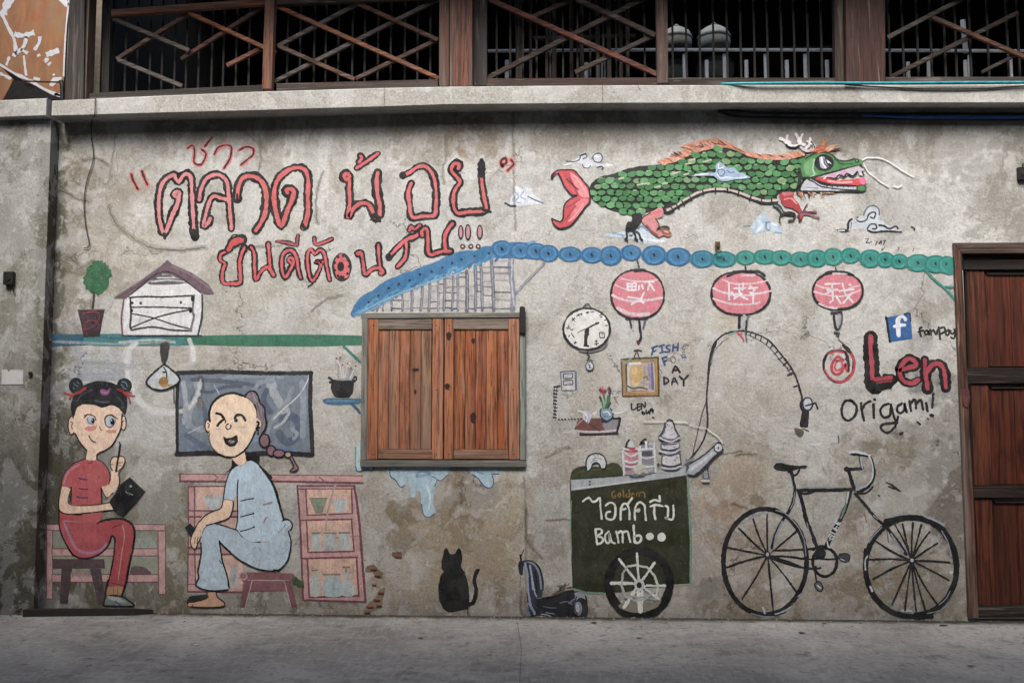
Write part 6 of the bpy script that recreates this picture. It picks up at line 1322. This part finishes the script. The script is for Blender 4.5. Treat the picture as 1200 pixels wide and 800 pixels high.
m.l("82 392 88 500 96 650",2,'#c6c9cc').l("244 385 250 500 250 560",1.8,'#c6c9cc').l("74 392 82 400",1,'#33303a').l("75 380 150 400 245 385",1.6,'#c9ccd0')
m.sub('jar').f("255 350 408 345 418 620 350 640 262 600",'#8f8f98',False).f("275 415 375 410 380 465 275 465",'#54505e',False).f("270 480 380 478 385 545 275 550",'#85838e',False).l("258 360 262 480 268 590",1.8,'#c6c9cc').l("395 340 405 460 415 620",2.6,'#c3c6cc').l("262 395 385 390",1.6,'#c6c9cc').l("265 475 320 485 390 470",1.6,'#c6c9cc').l("340 345 380 338 400 360",1.2,'#b3b6bc').l("270 560 330 570 410 560",1.8,'#c9ccd0')
m.sub('topping').f("130 360 148 318 172 305 190 340 205 365 190 378 150 375",'#bfc3c9').l("115 370 125 325 150 300",1.6,K1).f("140 378 215 378 190 402 150 402",'#b23a4c').sub('topping').l("255 350 280 310 310 290 318 310",1.6,K1).l("318 320 322 380",3,'#c9ccd0').l("262 348 290 325 300 345",1.4,K1).l("335 320 335 380",.8,'#5a5866').sub('bead').e(440,550,14,17,'#2f2f3c')
m.sub('bun').f("185 590 220 555 290 545 310 580 340 600 400 570 330 640 290 625 240 660 205 640",'#b5b6a8').l("200 640 260 655 330 640",1.2,'#77787c').l("270 600 310 590 345 620",1,'#8a8b86').l("150 660 200 672 300 660",1.2,'#4f5262'); m.end()
m = Motif('painted_pagoda', 'tall speckled white three-tiered tower painted on the cart', .012, .2).F('d')
m.f("470 330 640 320 660 420 672 560 640 590 560 600 480 580 475 470 462 400",'#686878').f("510 118 590 116 605 180 640 250 660 285 600 300 540 300 470 285 440 285 480 230 505 170",'#5b5b68').f("522 128 580 126 595 190 625 250 630 275 570 292 520 285 480 268 505 215 520 170",'#c6c6cc')
m.l("520 118 550 98 590 118",1.8,'#24222a').l("505 125 490 200 440 280",1.1,'#2f2d38').l("592 120 610 190 662 284",1.1,'#2f2d38').l("458 280 510 310 570 320 650 285",2.6,'#b9bcc4').l("445 290 510 322 575 332 655 295",1,'#2f2d38')
m.sub('tier').f("480 345 640 330 640 380 600 395 540 402 484 390",'#c6c6cc').l("450 412 520 430 600 428 655 398",2.8,'#b9bcc4').l("445 425 520 448 600 445 660 410",1,'#2f2d38').l("480 395 560 408 640 388",1.4,'#24222a').l("482 345 560 348 630 335",1.2,'#3a3846')
m.sub('tier').f("490 465 560 468 650 448 662 530 600 555 560 560 482 540",'#c6c6cc').l("475 580 540 592 620 585 670 560",2.6,'#c0c3ca').l("472 552 540 568 620 560 662 545",1.6,'#24222a').l("478 460 475 560",1,'#3a3846').l("655 440 670 560",1,'#3a3846').l("500 600 600 604 660 580",1,'#4a4c5c')
m.sub('speckles')
for i in range(75):
    z = rnd.random()
    if z<.45: y = rnd.uniform(140,270); hw = 22+(y-140)*.4; x = 552+rnd.uniform(-hw,hw)
    elif z<.65: y = rnd.uniform(350,388); x = rnd.uniform(492,630)
    else: y = rnd.uniform(470,545); x = rnd.uniform(495,650)
    m.e(x,y,3.2,3.6,rnd.choice(('#2c2a38','#6f6f8a','#2c2a38','#b94a6a' if y>450 else '#4a4a5c')),n=7)
m.e(605,505,8,8,'#c04066'); m.flush(); m.end()
for c_ in list(m.part.children):
    if c_.name.startswith('speckles'): c_['kind'] = 'stuff'
m = Motif('painted_spout', 'white tubular spout painted sticking out of the right end of the cart', .012, .2).F('d')
m.f("725 590 760 550 840 500 920 440 990 385 1010 350 1045 335 1085 350 1095 385 1070 425 1020 450 960 510 880 580 830 635 780 655 730 640",'#a3a7b3').f("740 600 820 540 900 480 980 420 1000 430 920 500 830 570 760 620",'#c0c4ca').l("725 560 840 490 930 425 1000 360",1.6,'#2d2c38').l("1085 400 1020 455 950 525 880 600 820 645",2,'#2d2c38').l("730 645 790 655 830 640",1,'#3c3b48')
m.sub('spout_ring').e(1040,380,42,46,'#c3c6cc',1.2,'#2d2c38').e(1040,382,9,12,'#26242c').l("1030 330 1060 325 1085 340 1100 345",1.2,'#2d2c38')
m.sub('tap').l("890 590 910 600 900 640 890 680",1.5,'#3a4448').l("945 550 930 590 940 650 945 685",1.5,'#3a4448').l("885 685 950 688",1.4,'#5f6c70').f("900 610 930 610 938 680 898 680",'#8f9aa0').l("880 710 945 712",2.2,'#b3bab9').l("720 500 740 560 725 600",2.4,'#5b5a70').l("700 540 750 500 790 490",2,'#7d7d90'); m.end()
m = Motif('painted_thread', 'thin white thread line painted from the tower top to the spout', .011, .2).F('d')
m.l("290 118 400 117 520 118",1,'#d5d5d2').l("590 118 680 122 740 130",1.1,'#d5d5d2').l("750 150 850 175 920 182",.8,'#c9c6bf').l("925 190 980 230 1040 275 1085 340",1,'#d5d5d2').end()

# ---------- bicycle ----------
BK = '#15161a'; HL = '#8f98a8'
m = Motif('painted_bicycle', 'large black racing bicycle painted at the lower right with white highlights', .0, .15)
m.F('V').l("400 205 520 206 640 202",4.3,BK).l("400 215 440 222 480 208",3,BK).l("405 210 422 270 438 340 462 400 486 462",4.6,BK).l("636 205 618 270 590 335 560 390 525 462",5,BK)
m.l("345 318 325 350 300 400 284 462",3.2,BK).l("290 475 400 472 480 466",2.2,BK).l("275 500 350 502 450 514 480 512",2.4,BK).l("270 505 370 540 460 556 500 552",2,BK).l("330 345 306 400 294 450",1.6,HL).l("440 350 450 390 462 420",1,HL).l("620 230 612 280 592 330",2.6,'#6d8688').l("626 215 618 260",1.4,'#b9c4c6').l("400 200 430 195 520 192 600 195",1,HL)
m.sub('saddle').f("290 96 300 84 330 82 360 92 400 96 430 92 446 100 440 110 400 112 380 120 345 122 300 116",BK).l("290 98 302 84 330 82 360 92",1,HL).l("400 95 436 92 446 102 436 110",1,'#b3bac6').l("355 118 372 140 395 135 408 112",1.8,BK).l("370 122 378 160 386 200 378 260 362 295 348 316",3.6,BK).l("362 130 372 165 380 200",.9,HL).l("386 215 380 260 365 290",.8,HL)
m.sub('chainring').l(sum([[520+54*math.cos(a*.3927),526+64*math.sin(a*.3927)] for a in range(16)],[]),3.6,BK,True,True).e(500,490,26,24,BK).l("480 510 530 514 575 512",1.6,BK).l("470 470 510 455 550 475 580 510",3,BK)
m.sub('pedal').l("575 512 590 505",1.4,BK).f("580 492 620 486 634 500 628 526 604 528 584 516",'#3a4048').l("584 492 615 488 632 500 626 526",1.2,BK).l("590 512 610 520",1,'#b3bac6')
m.sub('pedal').l("480 545 478 580 482 610",2.4,BK).f("474 622 495 612 512 638 502 658 480 645",'#5a6068').l("474 622 495 612 512 638 502 658 480 645 474 622",1.2,BK).l("486 630 500 642",1.4,'#c3c8cc')
m.sub('wheel').l(sum([[253+186*math.cos(a*.2244),525+236*math.sin(a*.2244)] for a in range(28)],[]),5.6,BK,True,True)
m.l("150 720 190 750 240 765 300 762 340 748",3,BK).l("380 340 410 380 432 430",2.2,BK).l("95 660 130 710 160 735",3,BK).l("140 362 170 342 210 322 250 305",1.1,HL).l("200 325 230 318",1.8,HL).l("300 295 345 310 385 350 405 375",1,HL).l("405 375 428 430 436 500",.8,HL).l("245 730 252 755",2.4,'#b9bec8').l("300 758 330 748 370 725 378 705 372 720",1.5,'#aeb4c2').l("400 680 425 660",1.2,HL).l("190 755 240 768 295 770",1,HL)
for x,y in ((262,312),(395,388),(200,335),(135,375),(80,460),(78,552),(150,692),(290,745),(395,662),(430,552)): 
    m.sub('spoke').l([265,497,(265+x)/2+rnd.uniform(-5,5),(497+y)/2+rnd.uniform(-5,5),x,y],1.7 if (x,y)!=(78,552) else 2.6,BK,jit=.35)
m.sub('hub').e(264,496,15,17,BK).e(264,492,7,9,'#aeb4c2')
m.F('W').sub('fork').l("160 222 200 265 235 310 275 350 300 362",3.6,BK).l("290 355 330 410 360 450 388 492",4,BK).l("240 318 262 335",1,HL).l("320 400 350 445 375 480",1.6,HL).l("300 380 310 440",.7,'#4a4448')
m.sub('handlebar').l("130 115 140 150 156 200",4.4,BK).l("115 112 150 112 195 108",3.6,BK).e(122,112,12,12,BK).l("180 55 182 80 192 108",1.6,'#4a4f5a').l("185 58 188 90 196 112",.8,'#b3bac6')
m.l("140 42 180 44 222 50 240 90 247 130 238 165 215 195 180 212 160 205",2.2,BK).l("222 50 236 90 240 130 230 165 205 190",1.4,'#b9bfc8').l("135 40 160 35 195 42 225 50",2.6,'#c3c8cf').l("150 48 190 50 215 54",1.4,BK).l("200 195 170 218 210 218 240 190",1.6,BK).l("165 205 205 188",2,'#9aa2ae').l("165 160 170 200",1.6,HL)
m.sub('wheel').l(sum([[410+204*math.cos(a*.2244),548+220*math.sin(a*.2244)] for a in range(28)],[]),6.2,BK,True,True)
m.l("300 345 350 335 410 328 470 335 530 362 575 415 605 480",6.6,BK).l("560 400 600 470 612 560 600 630 560 700 500 750 430 762",6.6,BK).l("240 680 290 730 350 760 440 772 500 768",5.4,BK).l("205 470 205 560 225 630",4,BK)
m.l("300 330 350 318 410 312",1.1,HL).l("470 322 520 342 555 362",1.8,'#9aa3b8').l("215 500 205 520 206 560",1.4,'#b3bac6').l("228 635 236 655",1.8,'#c3c8cf').l("220 440 245 405 280 370",1.1,HL).l("370 742 410 744",2,'#aeb4c2').l("530 720 565 690 585 655",.8,HL).e(588,572,8,8,'#c3c8cf').l("545 385 575 440 590 500",.9,HL).l("480 755 540 740 590 700",.8,HL)
for x,y in ((338,360),(372,358),(418,352),(455,362),(492,392),(528,442),(582,528),(580,608),(530,720),(474,745),(432,745),(382,742),(325,716),(240,602),(222,515),(248,430)):
    m.sub('spoke').l([412,520,(412+x)/2+rnd.uniform(-6,6),(520+y)/2+rnd.uniform(-6,6),x,y],1.7,BK,jit=.35)
m.sub('hub').e(413,520,16,15,BK).e(414,518,8,8,'#b3bac6')
m.F('V').sub('letter').l("530 432 538 462 552 455",1.2,'#c3c8cf').e(541,428,3,3,'#c3c8cf')
for L_ in (["540 420 552 408 545 400 535 415","552 408 562 412 552 425 540 420"],["548 392 566 402"],["558 375 574 388","575 366 564 382 580 382"],["566 350 582 360","566 350 574 340","574 355 582 348","582 360 590 350"]):
    m.sub('letter')
    for q in L_: m.l(q,1.2,'#c3c8cf',False)
m.end()
m = Motif('painted_marks', 'short black brush mark painted above the front wheel of the bicycle', .0, .3).F('W')
m.l("295 170 320 180 345 200 366 212",3,'#2a2826',taper=.8).l("310 190 335 200",1.6,'#2a2826').l("200 310 212 350",.8,'#8a4038').l("262 225 270 235",1.2,'#3a3632').end()
m = Motif('painted_marks', 'black feathery brush strokes painted left of the green cart wheel', .0, .5).F('U')
for i in range(12):
    x=rnd.uniform(820,900); y=rnd.uniform(360,410); m.l([x,y,x+rnd.uniform(15,50),y-rnd.uniform(5,30)],rnd.uniform(.8,2),rnd.choice(('#3a362f','#544c42','#6b6154')),taper=1)
m.end()
